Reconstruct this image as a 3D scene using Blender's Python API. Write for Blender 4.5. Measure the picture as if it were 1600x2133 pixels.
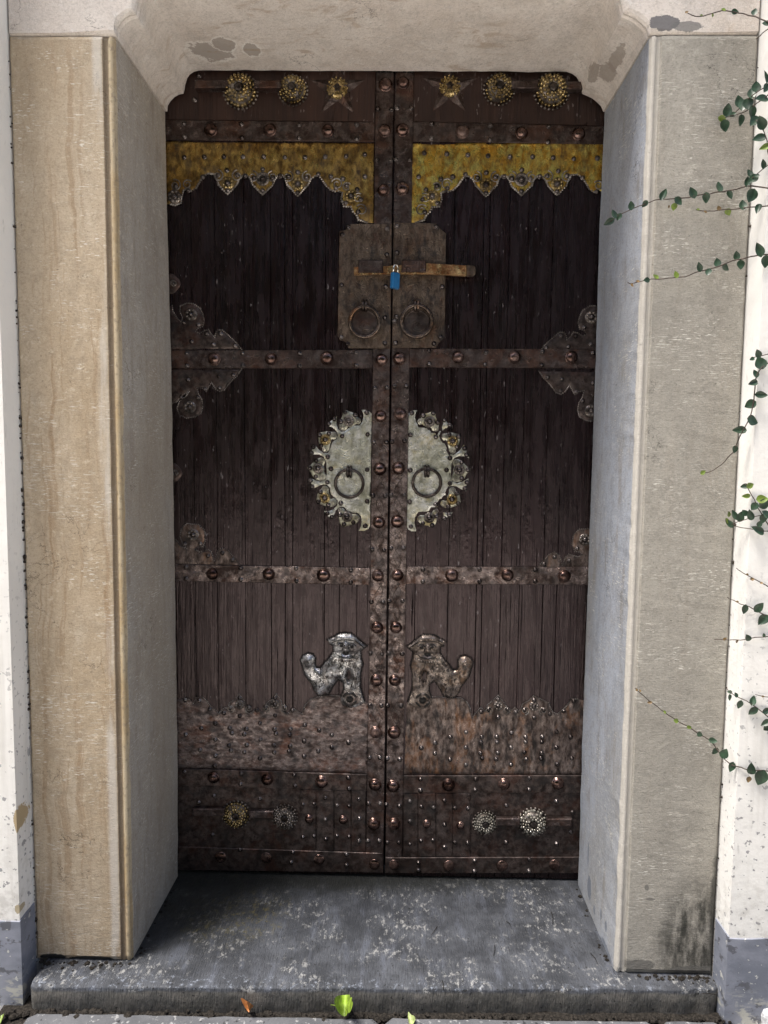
import bpy, math, random
import numpy as np
from mathutils import Vector, Matrix, Euler, noise as mn
from mathutils.geometry import delaunay_2d_cdt

for o in list(bpy.data.objects): bpy.data.objects.remove(o)
SC = bpy.context.scene
COL = SC.collection
rnd = random.Random(7)

# ------------------------------------------------------------------ camera
F = 1500.0; CP = np.array([.0481, -1.8977, 1.1638]); YAW, PIT, ROL = -.02, -.0812, .0101
def cam_axes():
    cy, sy, cp, sp = math.cos(YAW), math.sin(YAW), math.cos(PIT), math.sin(PIT)
    f = np.array([sy*cp, cy*cp, sp]); r = np.array([cy, -sy, 0.]); u = np.cross(r, f)
    c, s = math.cos(ROL), math.sin(ROL)
    return r*c+u*s, u*c-r*s, f
CR, CU, CF = cam_axes()
cam = bpy.data.cameras.new('camera'); co = bpy.data.objects.new('camera', cam); COL.objects.link(co)
cam.sensor_fit = 'HORIZONTAL'; cam.sensor_width = 36; cam.lens = F/1600*36
cam.clip_start = .02; cam.clip_end = 2000
M = Matrix.Identity(4)
for i in range(3):
    M[i][0], M[i][1], M[i][2], M[i][3] = CR[i], CU[i], -CF[i], CP[i]
co.matrix_world = M
SC.camera = co

# ------------------------------------------------------------------ sky, sun, exposure
SUN_EL, SUN_AZ = math.radians(69), math.radians(243)       # azimuth clockwise from +Y
w = bpy.data.worlds.new('World'); SC.world = w; w.use_nodes = True
nt = w.node_tree; bg = nt.nodes['Background']
sky = nt.nodes.new('ShaderNodeTexSky'); sky.sky_type = 'NISHITA'; sky.sun_disc = False
sky.sun_elevation = SUN_EL; sky.sun_rotation = SUN_AZ; sky.air_density = 1.0; sky.dust_density = 4.0; sky.ozone_density = 1.0
nt.links.new(sky.outputs[0], bg.inputs[0]); bg.inputs[1].default_value = .135
sl = bpy.data.lights.new('sun', 'SUN'); so = bpy.data.objects.new('sun', sl); COL.objects.link(so)
sl.energy = 4.2; sl.angle = math.radians(20); sl.color = (1, .95, .88)
sd = Vector((math.sin(SUN_AZ)*math.cos(SUN_EL), math.cos(SUN_AZ)*math.cos(SUN_EL), math.sin(SUN_EL)))
so.rotation_euler = sd.to_track_quat('Z', 'Y').to_euler(); so.location = sd*20
SC.view_settings.view_transform = 'Standard'; SC.view_settings.look = 'None'
SC.view_settings.gamma = 1; SC.view_settings.use_curve_mapping = False
SC.view_settings.exposure = .72

# ------------------------------------------------------------------ measuring: photo pixel -> point on a real plane
def ray(px, py): return CF*F + CR*(px-800) - CU*(py-1066.5)
def onY(px, py, Y):
    d = ray(px, py); return CP + d*((Y-CP[1])/d[1])
def onZ(px, py, Z):
    d = ray(px, py); return CP + d*((Z-CP[2])/d[2])
def onX(px, py, X):
    d = ray(px, py); return CP + d*((X-CP[0])/d[0])
def D(px, py):
    p = onY(px, py, -.005); return (float(p[0]), float(p[2]))
SEAM = .0213
def mir(p): return (2*SEAM-p[0], p[1])

# ------------------------------------------------------------------ objects
ORG = {}
def thing(name, label, cat, loc, group=None):
    o = bpy.data.objects.new(name, None); COL.objects.link(o); o.location = loc; o.empty_display_size = .05
    o['label'] = label; o['category'] = cat
    if group: o['group'] = group
    ORG[o.name] = Vector(loc); return o
def tag(o, label=None, cat=None, group=None, kind=None):
    if label: o['label'] = label
    if cat: o['category'] = cat
    if group: o['group'] = group
    if kind: o['kind'] = kind
    return o
def place(o, parent, world):
    ORG[o.name] = Vector(world)
    if parent is not None:
        o.parent = parent; o.location = Vector(world) - ORG[parent.name]
    else: o.location = world
def add(name, verts, faces, mat, parent=None, origin=None, smooth=False):
    V = np.array(verts, dtype=float)
    if origin is None: origin = (V.min(0)+V.max(0))/2
    origin = np.array(origin, dtype=float)
    me = bpy.data.meshes.new(name); me.from_pydata((V-origin).tolist(), [], [list(f) for f in faces]); me.update()
    if smooth:
        me.polygons.foreach_set('use_smooth', [True]*len(me.polygons))
    me.materials.append(mat)
    o = bpy.data.objects.new(name, me); COL.objects.link(o); place(o, parent, origin.tolist())
    return o
def fixn(o):
    import bmesh
    bm = bmesh.new(); bm.from_mesh(o.data); bmesh.ops.recalc_face_normals(bm, faces=bm.faces); bm.to_mesh(o.data); bm.free(); return o
def clone(o, parent, world, rot=None, scale=None):
    c = o.copy(); COL.objects.link(c); place(c, parent, world)
    if rot: c.rotation_euler = rot
    if scale: c.scale = (scale,)*3 if not hasattr(scale, '__len__') else scale
    return c

class MB:
    def __init__(s): s.v = []; s.f = []
    def addm(s, v, f):
        n = len(s.v); s.v += [tuple(map(float, p)) for p in v]; s.f += [tuple(i+n for i in q) for q in f]
    def box(s, x0, x1, y0, y1, z0, z1):
        s.addm([(x, y, z) for x in (x0, x1) for y in (y0, y1) for z in (z0, z1)],
               [(0, 1, 3, 2), (4, 6, 7, 5), (0, 4, 5, 1), (2, 3, 7, 6), (0, 2, 6, 4), (1, 5, 7, 3)])
    def tube(s, pts, rad, n=8, closed=False, cap=True):
        P = [Vector(p) for p in pts]; m = len(P)
        R_ = rad if hasattr(rad, '__len__') else [rad]*m
        up = None; base = len(s.v)
        for i in range(m):
            t = (P[(i+1) % m]-P[i-1]) if closed else (P[min(i+1, m-1)]-P[max(i-1, 0)])
            t = t.normalized() if t.length > 0 else Vector((1, 0, 0))
            if up is None: up = t.orthogonal().normalized()
            up = (up - t*up.dot(t)); up = up.normalized() if up.length > 1e-6 else t.orthogonal().normalized()
            b = t.cross(up)
            for k in range(n):
                a = 2*math.pi*k/n
                s.v.append(tuple(P[i] + (up*math.cos(a)+b*math.sin(a))*R_[i]))
        for i in range(m if closed else m-1):
            for k in range(n):
                a0 = base+i*n+k; a1 = base+i*n+(k+1) % n; j = (i+1) % m
                s.f.append((a0, a1, base+j*n+(k+1) % n, base+j*n+k))
        if cap and not closed:
            s.f.append(tuple(base+k for k in range(n))[::-1]); s.f.append(tuple(base+(m-1)*n+k for k in range(n)))
    def lathe(s, prof, c, n=12, ax=(0, -1, 0)):     # prof: (radius, height along ax)
        a = Vector(ax).normalized(); u = a.orthogonal().normalized(); v = a.cross(u); c = Vector(c); b0 = len(s.v)
        rows = []
        for r, h in prof:
            if r < 1e-6: rows.append([len(s.v)]); s.v.append(tuple(c+a*h))
            else:
                row = []
                for k in range(n):
                    t = 2*math.pi*k/n; row.append(len(s.v)); s.v.append(tuple(c+a*h+(u*math.cos(t)+v*math.sin(t))*r))
                rows.append(row)
        for A, B in zip(rows, rows[1:]):
            for k in range(n):
                if len(B) == 1: s.f.append((A[k], A[(k+1) % n], B[0]))
                elif len(A) == 1: s.f.append((A[0], B[(k+1) % n], B[k]))
                else: s.f.append((A[k], A[(k+1) % n], B[(k+1) % n], B[k]))
    def bead(s, c, r, n=6):
        s.lathe([(r, 0), (r*.8, r*.6), (0, r)], c, n)
    def build(s, name, mat, parent=None, origin=None, smooth=False): return add(name, s.v, s.f, mat, parent, origin, smooth)

def resample(poly, step, closed=True):
    P = [np.array(p, dtype=float) for p in poly]; out = []
    n = len(P)
    for i in range(n if closed else n-1):
        a, b = P[i], P[(i+1) % n]; k = max(1, int(round(np.linalg.norm(b-a)/step)))
        for j in range(k): out.append(a+(b-a)*j/k)
    if not closed: out.append(P[-1])
    return np.array(out)
def smoothpoly(pts, it=1, closed=True):          # Chaikin
    P = [np.array(p, dtype=float) for p in pts]
    for _ in range(it):
        Q = []; n = len(P)
        if not closed: Q.append(P[0])
        for i in range(n if closed else n-1):
            a, b = P[i], P[(i+1) % n]; Q += [a*.75+b*.25, a*.25+b*.75]
        if not closed: Q.append(P[-1])
        P = Q
    return [tuple(p) for p in P]
def inside(pts, poly):
    x, y = pts[:, 0], pts[:, 1]; r = np.zeros(len(pts), bool); n = len(poly)
    for i in range(n):
        x0, y0 = poly[i]; x1, y1 = poly[(i+1) % n]
        c = (y0 > y) != (y1 > y)
        if y1 != y0: r ^= c & (x < (x1-x0)*(y-y0)/(y1-y0)+x0)
    return r
def segdist(pts, poly):
    d = np.full(len(pts), 1e9); n = len(poly)
    for i in range(n):
        a = poly[i]; b = poly[(i+1) % n]; ab = b-a; L = max(ab@ab, 1e-12)
        t = np.clip(((pts-a)@ab)/L, 0, 1); d = np.minimum(d, np.linalg.norm(pts-(a+t[:, None]*ab), axis=1))
    return d
def relief(name, poly, mat, parent, y0=-.001, h=.003, edge=.004, res=.006, holes=(), fn=None, noise=0., thick=.004):
    """Beaten plate with a rounded rim; poly in door coordinates (X,Z)."""
    B = resample(poly, res); HB = [resample(q, res) for q in holes]
    lo, hi = B.min(0), B.max(0)
    gx, gz = np.meshgrid(np.arange(lo[0], hi[0], res), np.arange(lo[1], hi[1], res))
    G = np.stack([gx.ravel(), gz.ravel()], 1)
    G[:, 0] += (np.round((G[:, 1]-lo[1])/res) % 2)*res*.5
    ok = inside(G, B); dd = segdist(G, B)
    for q in HB: ok &= ~inside(G, q); dd = np.minimum(dd, segdist(G, q))
    G = G[ok & (dd > res*.45)]
    loops = [B]+HB; allp = np.concatenate(loops+[G]); ed = []; s = 0
    for q in loops:
        n = len(q); ed += [(s+i, s+(i+1) % n) for i in range(n)]; s += n
    r = delaunay_2d_cdt([Vector(p) for p in allp], ed, [], 0, 1e-6)
    V2 = np.array([tuple(v) for v in r[0]]); T = [list(f) for f in r[2]]
    C = np.array([V2[f].mean(0) for f in T]); keep = inside(C, B)
    for q in HB: keep &= ~inside(C, q)
    T = [f for f, k in zip(T, keep) if k]
    d = segdist(V2, B)
    for q in HB: d = np.minimum(d, segdist(V2, q))
    t = np.clip(d/edge, 0, 1); H = h*(.25+.75*np.sqrt(1-(1-t)**2))
    if fn is not None: H = H + fn(V2)*t
    if noise:
        H = H + np.array([mn.noise(Vector((p[0]*60, p[1]*60, 3.1))) for p in V2])*noise*t
    V = [(p[0], y0-k, p[1]) for p, k in zip(V2, H)]
    F_ = []
    for f in T:
        a, b, c = V2[f[0]], V2[f[1]], V2[f[2]]
        F_.append(f if (b[0]-a[0])*(c[1]-a[1])-(b[1]-a[1])*(c[0]-a[0]) > 0 else f[::-1])
    cnt = {}
    for f in F_:
        for i in range(3):
            e = (f[i], f[(i+1) % 3]); cnt[e] = 1
    n0 = len(V); m = {}
    def low(i):
        for k in ((i, 't'), (i, 'b')):
            if k not in m:
                m[k] = len(V); V.append((V[i][0], V[i][1] if k[1] == 't' else y0+thick, V[i][2]))
        return m[(i, 't')], m[(i, 'b')]
    for (a, b) in [e for e in cnt if (e[1], e[0]) not in cnt]:
        at, ab = low(a); bt, bb = low(b); F_.append([bt, at, ab, bb])
    return add(name, V, F_, mat, parent, smooth=True)
def prism(name, poly, mat, parent, y0, y1, bev=.0015, origin=None, jit=0.):
    """Flat plate y0 (back) to y1 (front, smaller) with a bevelled front edge; poly CCW seen from the front."""
    P = np.array(poly, float); n = len(P)
    if sum(P[i][0]*P[(i+1) % n][1]-P[(i+1) % n][0]*P[i][1] for i in range(n)) < 0: P = P[::-1]
    I = []
    for i in range(n):
        a, b, c = P[i-1], P[i], P[(i+1) % n]
        e1 = (b-a)/max(np.linalg.norm(b-a), 1e-9); e2 = (c-b)/max(np.linalg.norm(c-b), 1e-9)
        n1 = np.array([-e1[1], e1[0]]); n2 = np.array([-e2[1], e2[0]]); k = n1+n2; k = k/max(k@k/2, .3)
        I.append(b+k*bev)
    V = [(p[0], y0, p[1]) for p in P]+[(p[0], y1+bev, p[1]) for p in P]+[(p[0], y1, p[1]) for p in I]
    F_ = []
    for i in range(n):
        j = (i+1) % n
        F_ += [(i, j, n+j, n+i), (n+i, n+j, 2*n+j, 2*n+i)]
    F_.append(tuple(range(2*n, 3*n))); F_.append(tuple(range(n))[::-1])
    return add(name, V, F_, mat, parent, origin)

# ------------------------------------------------------------------ materials
class G_:
    def __init__(s, name):
        s.m = bpy.data.materials.new(name); s.m.use_nodes = True; s.t = s.m.node_tree
        s.b = s.t.nodes['Principled BSDF']; s._pos = None; s.norm = None
    def n(s, kind, **kw):
        x = s.t.nodes.new(kind)
        for k, v in kw.items(): setattr(x, k, v)
        return x
    def L(s, a, b):
        if isinstance(a, bpy.types.NodeSocket): s.t.links.new(a, b)
        else:
            if hasattr(a, '__len__') and len(a) == 3 and b.type == 'RGBA': a = (*a, 1)
            b.default_value = a
    @property
    def pos(s):
        if s._pos is None: s._pos = s.n('ShaderNodeNewGeometry').outputs['Position']
        return s._pos
    def scale(s, sc, off=(0, 0, 0), src=None):
        x = s.n('ShaderNodeMapping'); s.L(src or s.pos, x.inputs[0]); x.inputs['Scale'].default_value = sc; x.inputs['Location'].default_value = off
        return x.outputs[0]
    def noise(s, sc, detail=4, rough=.55, off=(0, 0, 0), dist=0., src=None):
        if not hasattr(sc, '__len__'): sc = (sc,)*3
        x = s.n('ShaderNodeTexNoise'); s.L(s.scale(sc, off, src), x.inputs['Vector']); x.inputs['Scale'].default_value = 1
        x.inputs['Detail'].default_value = detail; x.inputs['Roughness'].default_value = rough; x.inputs['Distortion'].default_value = dist
        return x.outputs[0]
    def voro(s, sc, feat='F1', off=(0, 0, 0), out='Distance', rand=1.):
        if not hasattr(sc, '__len__'): sc = (sc,)*3
        x = s.n('ShaderNodeTexVoronoi', feature=feat); s.L(s.scale(sc, off), x.inputs['Vector']); x.inputs['Scale'].default_value = 1
        x.inputs['Randomness'].default_value = rand
        return x.outputs[out]
    def wave(s, sc, dist=5, off=(0, 0, 0), detail=2, typ='RINGS'):
        if not hasattr(sc, '__len__'): sc = (sc,)*3
        x = s.n('ShaderNodeTexWave', wave_type=typ); s.L(s.scale(sc, off), x.inputs['Vector']); x.inputs['Scale'].default_value = 1
        x.inputs['Distortion'].default_value = dist; x.inputs['Detail'].default_value = detail
        return x.outputs['Fac']
    def ss(s, v, a, b, lo=0., hi=1.):
        x = s.n('ShaderNodeMapRange', interpolation_type='SMOOTHSTEP'); s.L(v, x.inputs[0])
        for i, k in enumerate((a, b, lo, hi)): x.inputs[i+1].default_value = k
        return x.outputs[0]
    def op(s, o, a, b=0., c=None):
        x = s.n('ShaderNodeMath', operation=o); s.L(a, x.inputs[0]); s.L(b, x.inputs[1])
        if c is not None: s.L(c, x.inputs[2])
        return x.outputs[0]
    def mul(s, a, b): return s.op('MULTIPLY', a, b)
    def addn(s, a, b): return s.op('ADD', a, b)
    def mix(s, f, a, b, mode='MIX'):
        x = s.n('ShaderNodeMix', data_type='RGBA', blend_type=mode); s.L(f, x.inputs[0]); s.L(a, x.inputs[6]); s.L(b, x.inputs[7]); return x.outputs[2]
    def xyz(s):
        x = s.n('ShaderNodeSeparateXYZ'); s.L(s.pos, x.inputs[0]); return x.outputs
    def rand(s): return s.n('ShaderNodeObjectInfo').outputs['Random']
    def blob(s, c, r, soft=.25, wob=.35, nsc=30):
        """1 inside an uneven patch at world point c with radii r."""
        v = s.n('ShaderNodeVectorMath', operation='SUBTRACT'); s.L(s.pos, v.inputs[0]); v.inputs[1].default_value = c
        d = s.n('ShaderNodeVectorMath', operation='DIVIDE'); s.L(v.outputs[0], d.inputs[0]); d.inputs[1].default_value = r
        l = s.n('ShaderNodeVectorMath', operation='LENGTH'); s.L(d.outputs[0], l.inputs[0])
        q = s.addn(l.outputs['Value'], s.mul(s.op('SUBTRACT', s.noise(nsc, 7, .72), .5), wob*4))
        return s.ss(q, 1+soft/2, 1-soft/2)
    def bump(s, h, strength=.4, dist=.002):
        x = s.n('ShaderNodeBump'); s.L(h, x.inputs['Height']); x.inputs['Strength'].default_value = strength; x.inputs['Distance'].default_value = dist
        if s.norm is not None: s.L(s.norm, x.inputs['Normal'])
        s.norm = x.outputs[0]
    def done(s, col, rough=.6, metal=0., spec=.5):
        s.L(col, s.b.inputs['Base Color']); s.L(rough, s.b.inputs['Roughness']); s.L(metal, s.b.inputs['Metallic'])
        s.b.inputs['Specular IOR Level'].default_value = spec
        if s.norm is not None: s.L(s.norm, s.b.inputs['Normal'])
        return s.m

def stone_mat(name, base, dark, light, streak=None, streak_amt=0., jamb=None, extra=None, pore=.6, scratch=.6):
    g = G_(name); X = g.xyz()
    col = g.mix(g.ss(g.noise((7, 7, 2.2), 6, .6), .36, .66), base, dark)
    col = g.mix(g.mul(g.ss(g.noise((14, 14, 6), 6, .65, (3, 1, 2)), .52, .75), .6), col, light)
    if jamb is not None:                                       # inner faces carry a smoother limewash; the right one's blue is partly painted-in skylight
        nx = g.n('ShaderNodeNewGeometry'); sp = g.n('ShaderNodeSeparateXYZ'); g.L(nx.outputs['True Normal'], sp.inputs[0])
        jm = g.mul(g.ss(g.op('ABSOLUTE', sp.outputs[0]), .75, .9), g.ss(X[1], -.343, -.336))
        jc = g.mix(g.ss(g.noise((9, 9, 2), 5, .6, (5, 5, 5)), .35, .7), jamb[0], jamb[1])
    if streak is not None:
        wv = g.n('ShaderNodeVectorMath', operation='MULTIPLY_ADD'); wn = g.n('ShaderNodeTexNoise'); g.L(g.scale((2, 2, 7), (4, 4, 4)), wn.inputs['Vector']); wn.inputs['Scale'].default_value = 1; wn.inputs['Detail'].default_value = 5
        g.L(wn.outputs['Color'], wv.inputs[0]); wv.inputs[1].default_value = (.05, 0, 0); g.L(g.pos, wv.inputs[2]); ws = wv.outputs[0]
        s1 = g.ss(g.noise((40, 8, 1.1), 5, .55, (0, 0, 9), .3, src=ws), .535, .63)
        s2 = g.ss(g.noise((100, 8, 2.6), 4, .55, (2, 0, 4), .3, src=ws), .565, .655)
        blot = g.ss(g.noise((6, 6, 2.6), 4, .6, (1, 7, 3)), .33, .50)
        sm = g.mul(g.mul(g.op('MAXIMUM', s1, g.mul(s2, .7)), blot), streak_amt)
        col = g.mix(sm, col, streak)
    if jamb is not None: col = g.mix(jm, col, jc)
    col = g.mix(g.mul(g.ss(g.noise((30, 30, 22), 7, .74, (13, 3, 2)), .47, .62), .30), col, tuple(c*.5 for c in base))
    col = g.mix(g.mul(g.ss(g.noise((46, 46, 60), 7, .76, (3, 13, 2)), .55, .66), .35), col, tuple(min(.85, c*1.5) for c in light))
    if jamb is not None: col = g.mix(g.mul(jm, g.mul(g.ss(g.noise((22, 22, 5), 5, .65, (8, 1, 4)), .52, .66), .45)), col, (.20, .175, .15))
    col = g.mix(g.mul(g.ss(g.noise((3.5, 3.5, 1.6), 3, .55, (11, 3, 8)), .40, .66), .45), col, tuple(c*.72 for c in base))
    # tooling: fine horizontal chisel marks, pale chips and dark pores
    tool = g.noise((40, 40, 420), 3, .6)
    fine = g.noise(330, 3, .7)
    chips = g.mul(g.ss(g.noise((70, 70, 420), 3, .5, (8, 2, 0)), .60, .66), g.ss(g.noise((9, 9, 13), 4, .6, (4, 4, 1)), .52, .64))
    chips = g.op('MAXIMUM', chips, g.mul(g.ss(g.noise((36, 36, 620), 2, .5, (1, 2, 5)), .63, .68), g.ss(g.noise((5, 5, 9), 3, .5, (14, 4, 1)), .52, .62)))
    col = g.mix(g.mul(chips, scratch), col, (.72, .70, .64))
    pm = g.mul(g.ss(g.noise(150, 2, .5, (3, 9, 1)), .69, .74), pore)
    col = g.mix(pm, col, tuple(c*.3 for c in dark))
    col = g.mix(g.mul(g.ss(fine, .35, .8), .35), col, tuple(min(1, c*1.35) for c in base))
    col = g.mix(g.mul(g.ss(g.noise((160, 160, 240), 2, .7, (7, 0, 7)), .48, .66), .28), col, tuple(c*.55 for c in dark))
    hc = g.op('ABSOLUTE', g.op('SUBTRACT', g.noise((7, 7, 9), 7, .6, (21, 2, 6), .4), .5)); hc = g.mul(g.ss(hc, .0045, .0015), g.ss(g.noise((4, 4, 4), 3, .5, (6, 6, 16)), .56, .62)); col = g.mix(g.mul(hc, .7), col, tuple(c*.25 for c in dark))
    rough = .85
    if extra: col = extra(g, col, X)
    g.bump(g.noise(22, 5, .6), .25, .01); g.bump(tool, .25, .002); g.bump(fine, .6, .002); g.bump(g.op('SUBTRACT', 1, pm), .7, .003); g.bump(g.noise(70, 5, .7), .35, .004)
    return g.done(col, rough, 0, .3)

pl = lambda px, py: tuple(float(v) for v in onY(px, py, -.354))
def sof(px, py): return tuple(float(v) for v in onZ(px, py, 2.127))
def ex_left(g, col, X):
    for (px, py, rx, rz) in ((110, 1995, .03, .010), (190, 2000, .05, .010)):
        c = pl(px, py); col = g.mix(g.blob(c, (rx, .05, rz), .1, .2, 60), col, (.035, .035, .035))
    band = g.mul(g.ss(X[0], -.60, -.588), g.ss(X[0], -.571, -.58))
    col = g.mix(g.mul(g.mul(band, g.ss(g.noise((30, 30, 3), 4, .6, (2, 2, 2)), .38, .6)), .55), col, (.62, .60, .56))
    roll = g.ss(X[0], -.5665, -.563); roll = g.mul(roll, g.ss(X[1], -.338, -.342))
    col = g.mix(g.mul(roll, .75), col, g.mix(g.ss(g.noise((20, 20, 4), 4, .6, (6, 0, 0)), .4, .62), (.50, .42, .29), (.40, .29, .15)))
    col = g.mix(g.mul(g.mul(roll, g.ss(g.noise((120, 120, 90), 4, .7, (5, 5, 1)), .52, .64)), .6), col, (.24, .20, .15))
    gro = g.mul(g.ss(X[0], -.576, -.572), g.ss(X[0], -.561, -.565))
    return g.mix(g.mul(gro, .6), col, (.12, .085, .055))
def ex_right(g, col, X):
    c = pl(1440, 1960); m = g.blob((c[0]+.02, c[1], c[2]), (.085, .1, .12), .9, .28, 22)
    m2 = g.ss(g.noise((40, 40, 14), 5, .65, (1, 2, 3)), .3, .62)
    col = g.mix(g.mul(g.mul(m, m2), .93), col, (.028, .028, .024))
    c = pl(1490, 1900); col = g.mix(g.mul(g.blob(c, (.012, .1, .16), .8, .3, 40), .8), col, (.03, .03, .026))
    for (px, py, rx, rz) in ((1330, 2010, .04, .012), (1450, 2022, .06, .012), (1347, 1849, .005, .007), (1354, 1873, .010, .003)):
        c = pl(px, py); col = g.mix(g.mul(g.blob(c, (rx, .05, rz), .1, .25, 50), .8), col, (.13, .125, .115))
    for (py, px, ry, rz) in ((1850, 1228, .018, .03), (1895, 1238, .008, .012), (1905, 1252, .006, .015), (1930, 1262, .008, .012), (1985, 1262, .05, .022), (1780, 1226, .006, .03)):
        c = onX(px, py, .549); col = g.mix(g.mul(g.blob((.549, float(c[1]), float(c[2])), (.02, ry, rz), .08, .25, 55), .85), col, (.17, .19, .23))
    roll = g.ss(X[0], .572, .569); roll = g.mul(roll, g.ss(X[1], -.338, -.342))
    col = g.mix(g.mul(roll, .65), col, (.60, .57, .52))
    return col
def ex_lint(g, col, X):
    for (px, py, rx, ry) in ((440, 98, .055, .045), (465, 84, .03, .03), (524, 95, .02, .035)):
        c = sof(px, py); col = g.mix(g.mul(g.blob(c, (rx*1.12, ry*1.12, .03), .05, .34, 40), .7), col, (.80, .77, .73)); col = g.mix(g.mul(g.blob(c, (rx, ry, .02), .06, .34, 40), .8), col, (.34, .295, .26))
    for (px, py, rx, ry) in ((1232, 165, .016, .05), (1285, 118, .012, .05), (1265, 150, .02, .035)):
        c = onZ(px, py, 2.05); col = g.mix(g.mul(g.blob(tuple(map(float, c)), (rx, ry, .03), .06, .42, 60), .75), col, (.33, .285, .25))
    c = pl(1385, 47); col = g.mix(g.mul(g.blob(c, (.03, .05, .016), .1, .3, 45), .9), col, (.13, .13, .14))
    c = pl(1430, 55); col = g.mix(g.mul(g.blob(c, (.03, .05, .010), .1, .3, 45), .8), col, (.16, .16, .16))
    rust = g.mul(g.ss(g.noise((9, 22, 9), 6, .66, (3, 3, 0), 1.2), .54, .64), g.ss(g.noise(4, 2, .5, (9, 0, 0)), .42, .6))
    return g.mix(g.mul(rust, .5), col, (.36, .25, .16))

M_PL = stone_mat('left_pillar_stone', (.49, .405, .30), (.39, .305, .205), (.58, .52, .43), (.28, .18, .095), .72, ((.42, .395, .36), (.345, .32, .29)), ex_left, .5, .85)
M_PR = stone_mat('right_pillar_stone', (.345, .327, .288), (.285, .268, .235), (.41, .39, .35), (.27, .235, .19), .3, ((.385, .42, .49), (.31, .345, .41)), ex_right, .55, .8)
M_LI = stone_mat('lintel_stone', (.71, .655, .605), (.60, .535, .48), (.78, .745, .70), None, 0, None, ex_lint, .35, .3)

def wall_mat():
    g = G_('white_plaster'); X = g.xyz()
    col = g.mix(g.ss(g.noise(3, 5, .6), .35, .7), (.80, .79, .76), (.74, .73, .70))
    low = g.ss(X[2], 1.15, .25, .06, 1)
    sp = g.ss(g.noise(95, 2, .45), .655, .685); sp2 = g.ss(g.noise(38, 3, .5, (5, 5, 5)), .665, .69)
    col = g.mix(g.mul(g.mul(g.op('MAXIMUM', sp, sp2), low), .9), col, (.26, .26, .27))
    dr = g.mul(g.ss(g.noise((26, 26, 1.6), 5, .6, (2, 2, 2)), .52, .7), g.ss(X[2], 1.9, .3, .15, 1)); col = g.mix(g.mul(dr, .4), col, (.50, .48, .44))
    spl = g.mul(g.ss(X[2], .42, .12), g.ss(g.noise(34, 6, .7, (4, 1, 4)), .46, .62)); col = g.mix(g.mul(spl, .45), col, (.45, .43, .39))
    pe = g.blob(tuple(map(float, onY(40, 1710, -.416))), (.012, .06, .03), .1, .3, 60); col = g.mix(pe, col, (.42, .33, .2))
    pe2 = g.blob(tuple(map(float, onY(37, 1895, -.416))), (.007, .03, .010), .1, .3, 80); col = g.mix(pe2, col, (.42, .36, .25))
    col = g.mix(g.mul(g.ss(g.noise((60, 60, 14), 3, .6, (3, 1, 1)), .66, .72), .35), col, (.35, .34, .32))
    g.bump(g.noise(7, 4), .2, .02); g.bump(g.noise(120, 4, .6), .25, .002)
    return g.done(col, .8, 0, .3)
M_WALL = wall_mat()
def skirt_mat():
    g = G_('grey_blue_paint'); X = g.xyz()
    col = g.mix(g.ss(g.noise((9, 9, 16), 5, .6), .4, .62), (.16, .175, .215), (.235, .25, .30))
    col = g.mix(g.ss(g.noise((22, 22, 30), 5, .6, (4, 0, 3)), .57, .62), col, (.105, .11, .13))
    ch = g.ss(g.noise(70, 3, .5, (1, 8, 2)), .665, .69); col = g.mix(ch, col, (.5, .5, .48))
    lo = g.mul(g.ss(X[2], .03, -.03), g.ss(g.noise((30, 30, 60), 5, .6), .5, .6)); col = g.mix(lo, col, (.4, .4, .37))
    g.bump(g.noise(40, 5), .3, .004); g.bump(ch, .4, .001)
    return g.done(col, .55, 0, .45)
M_SKIRT = skirt_mat()
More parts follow.
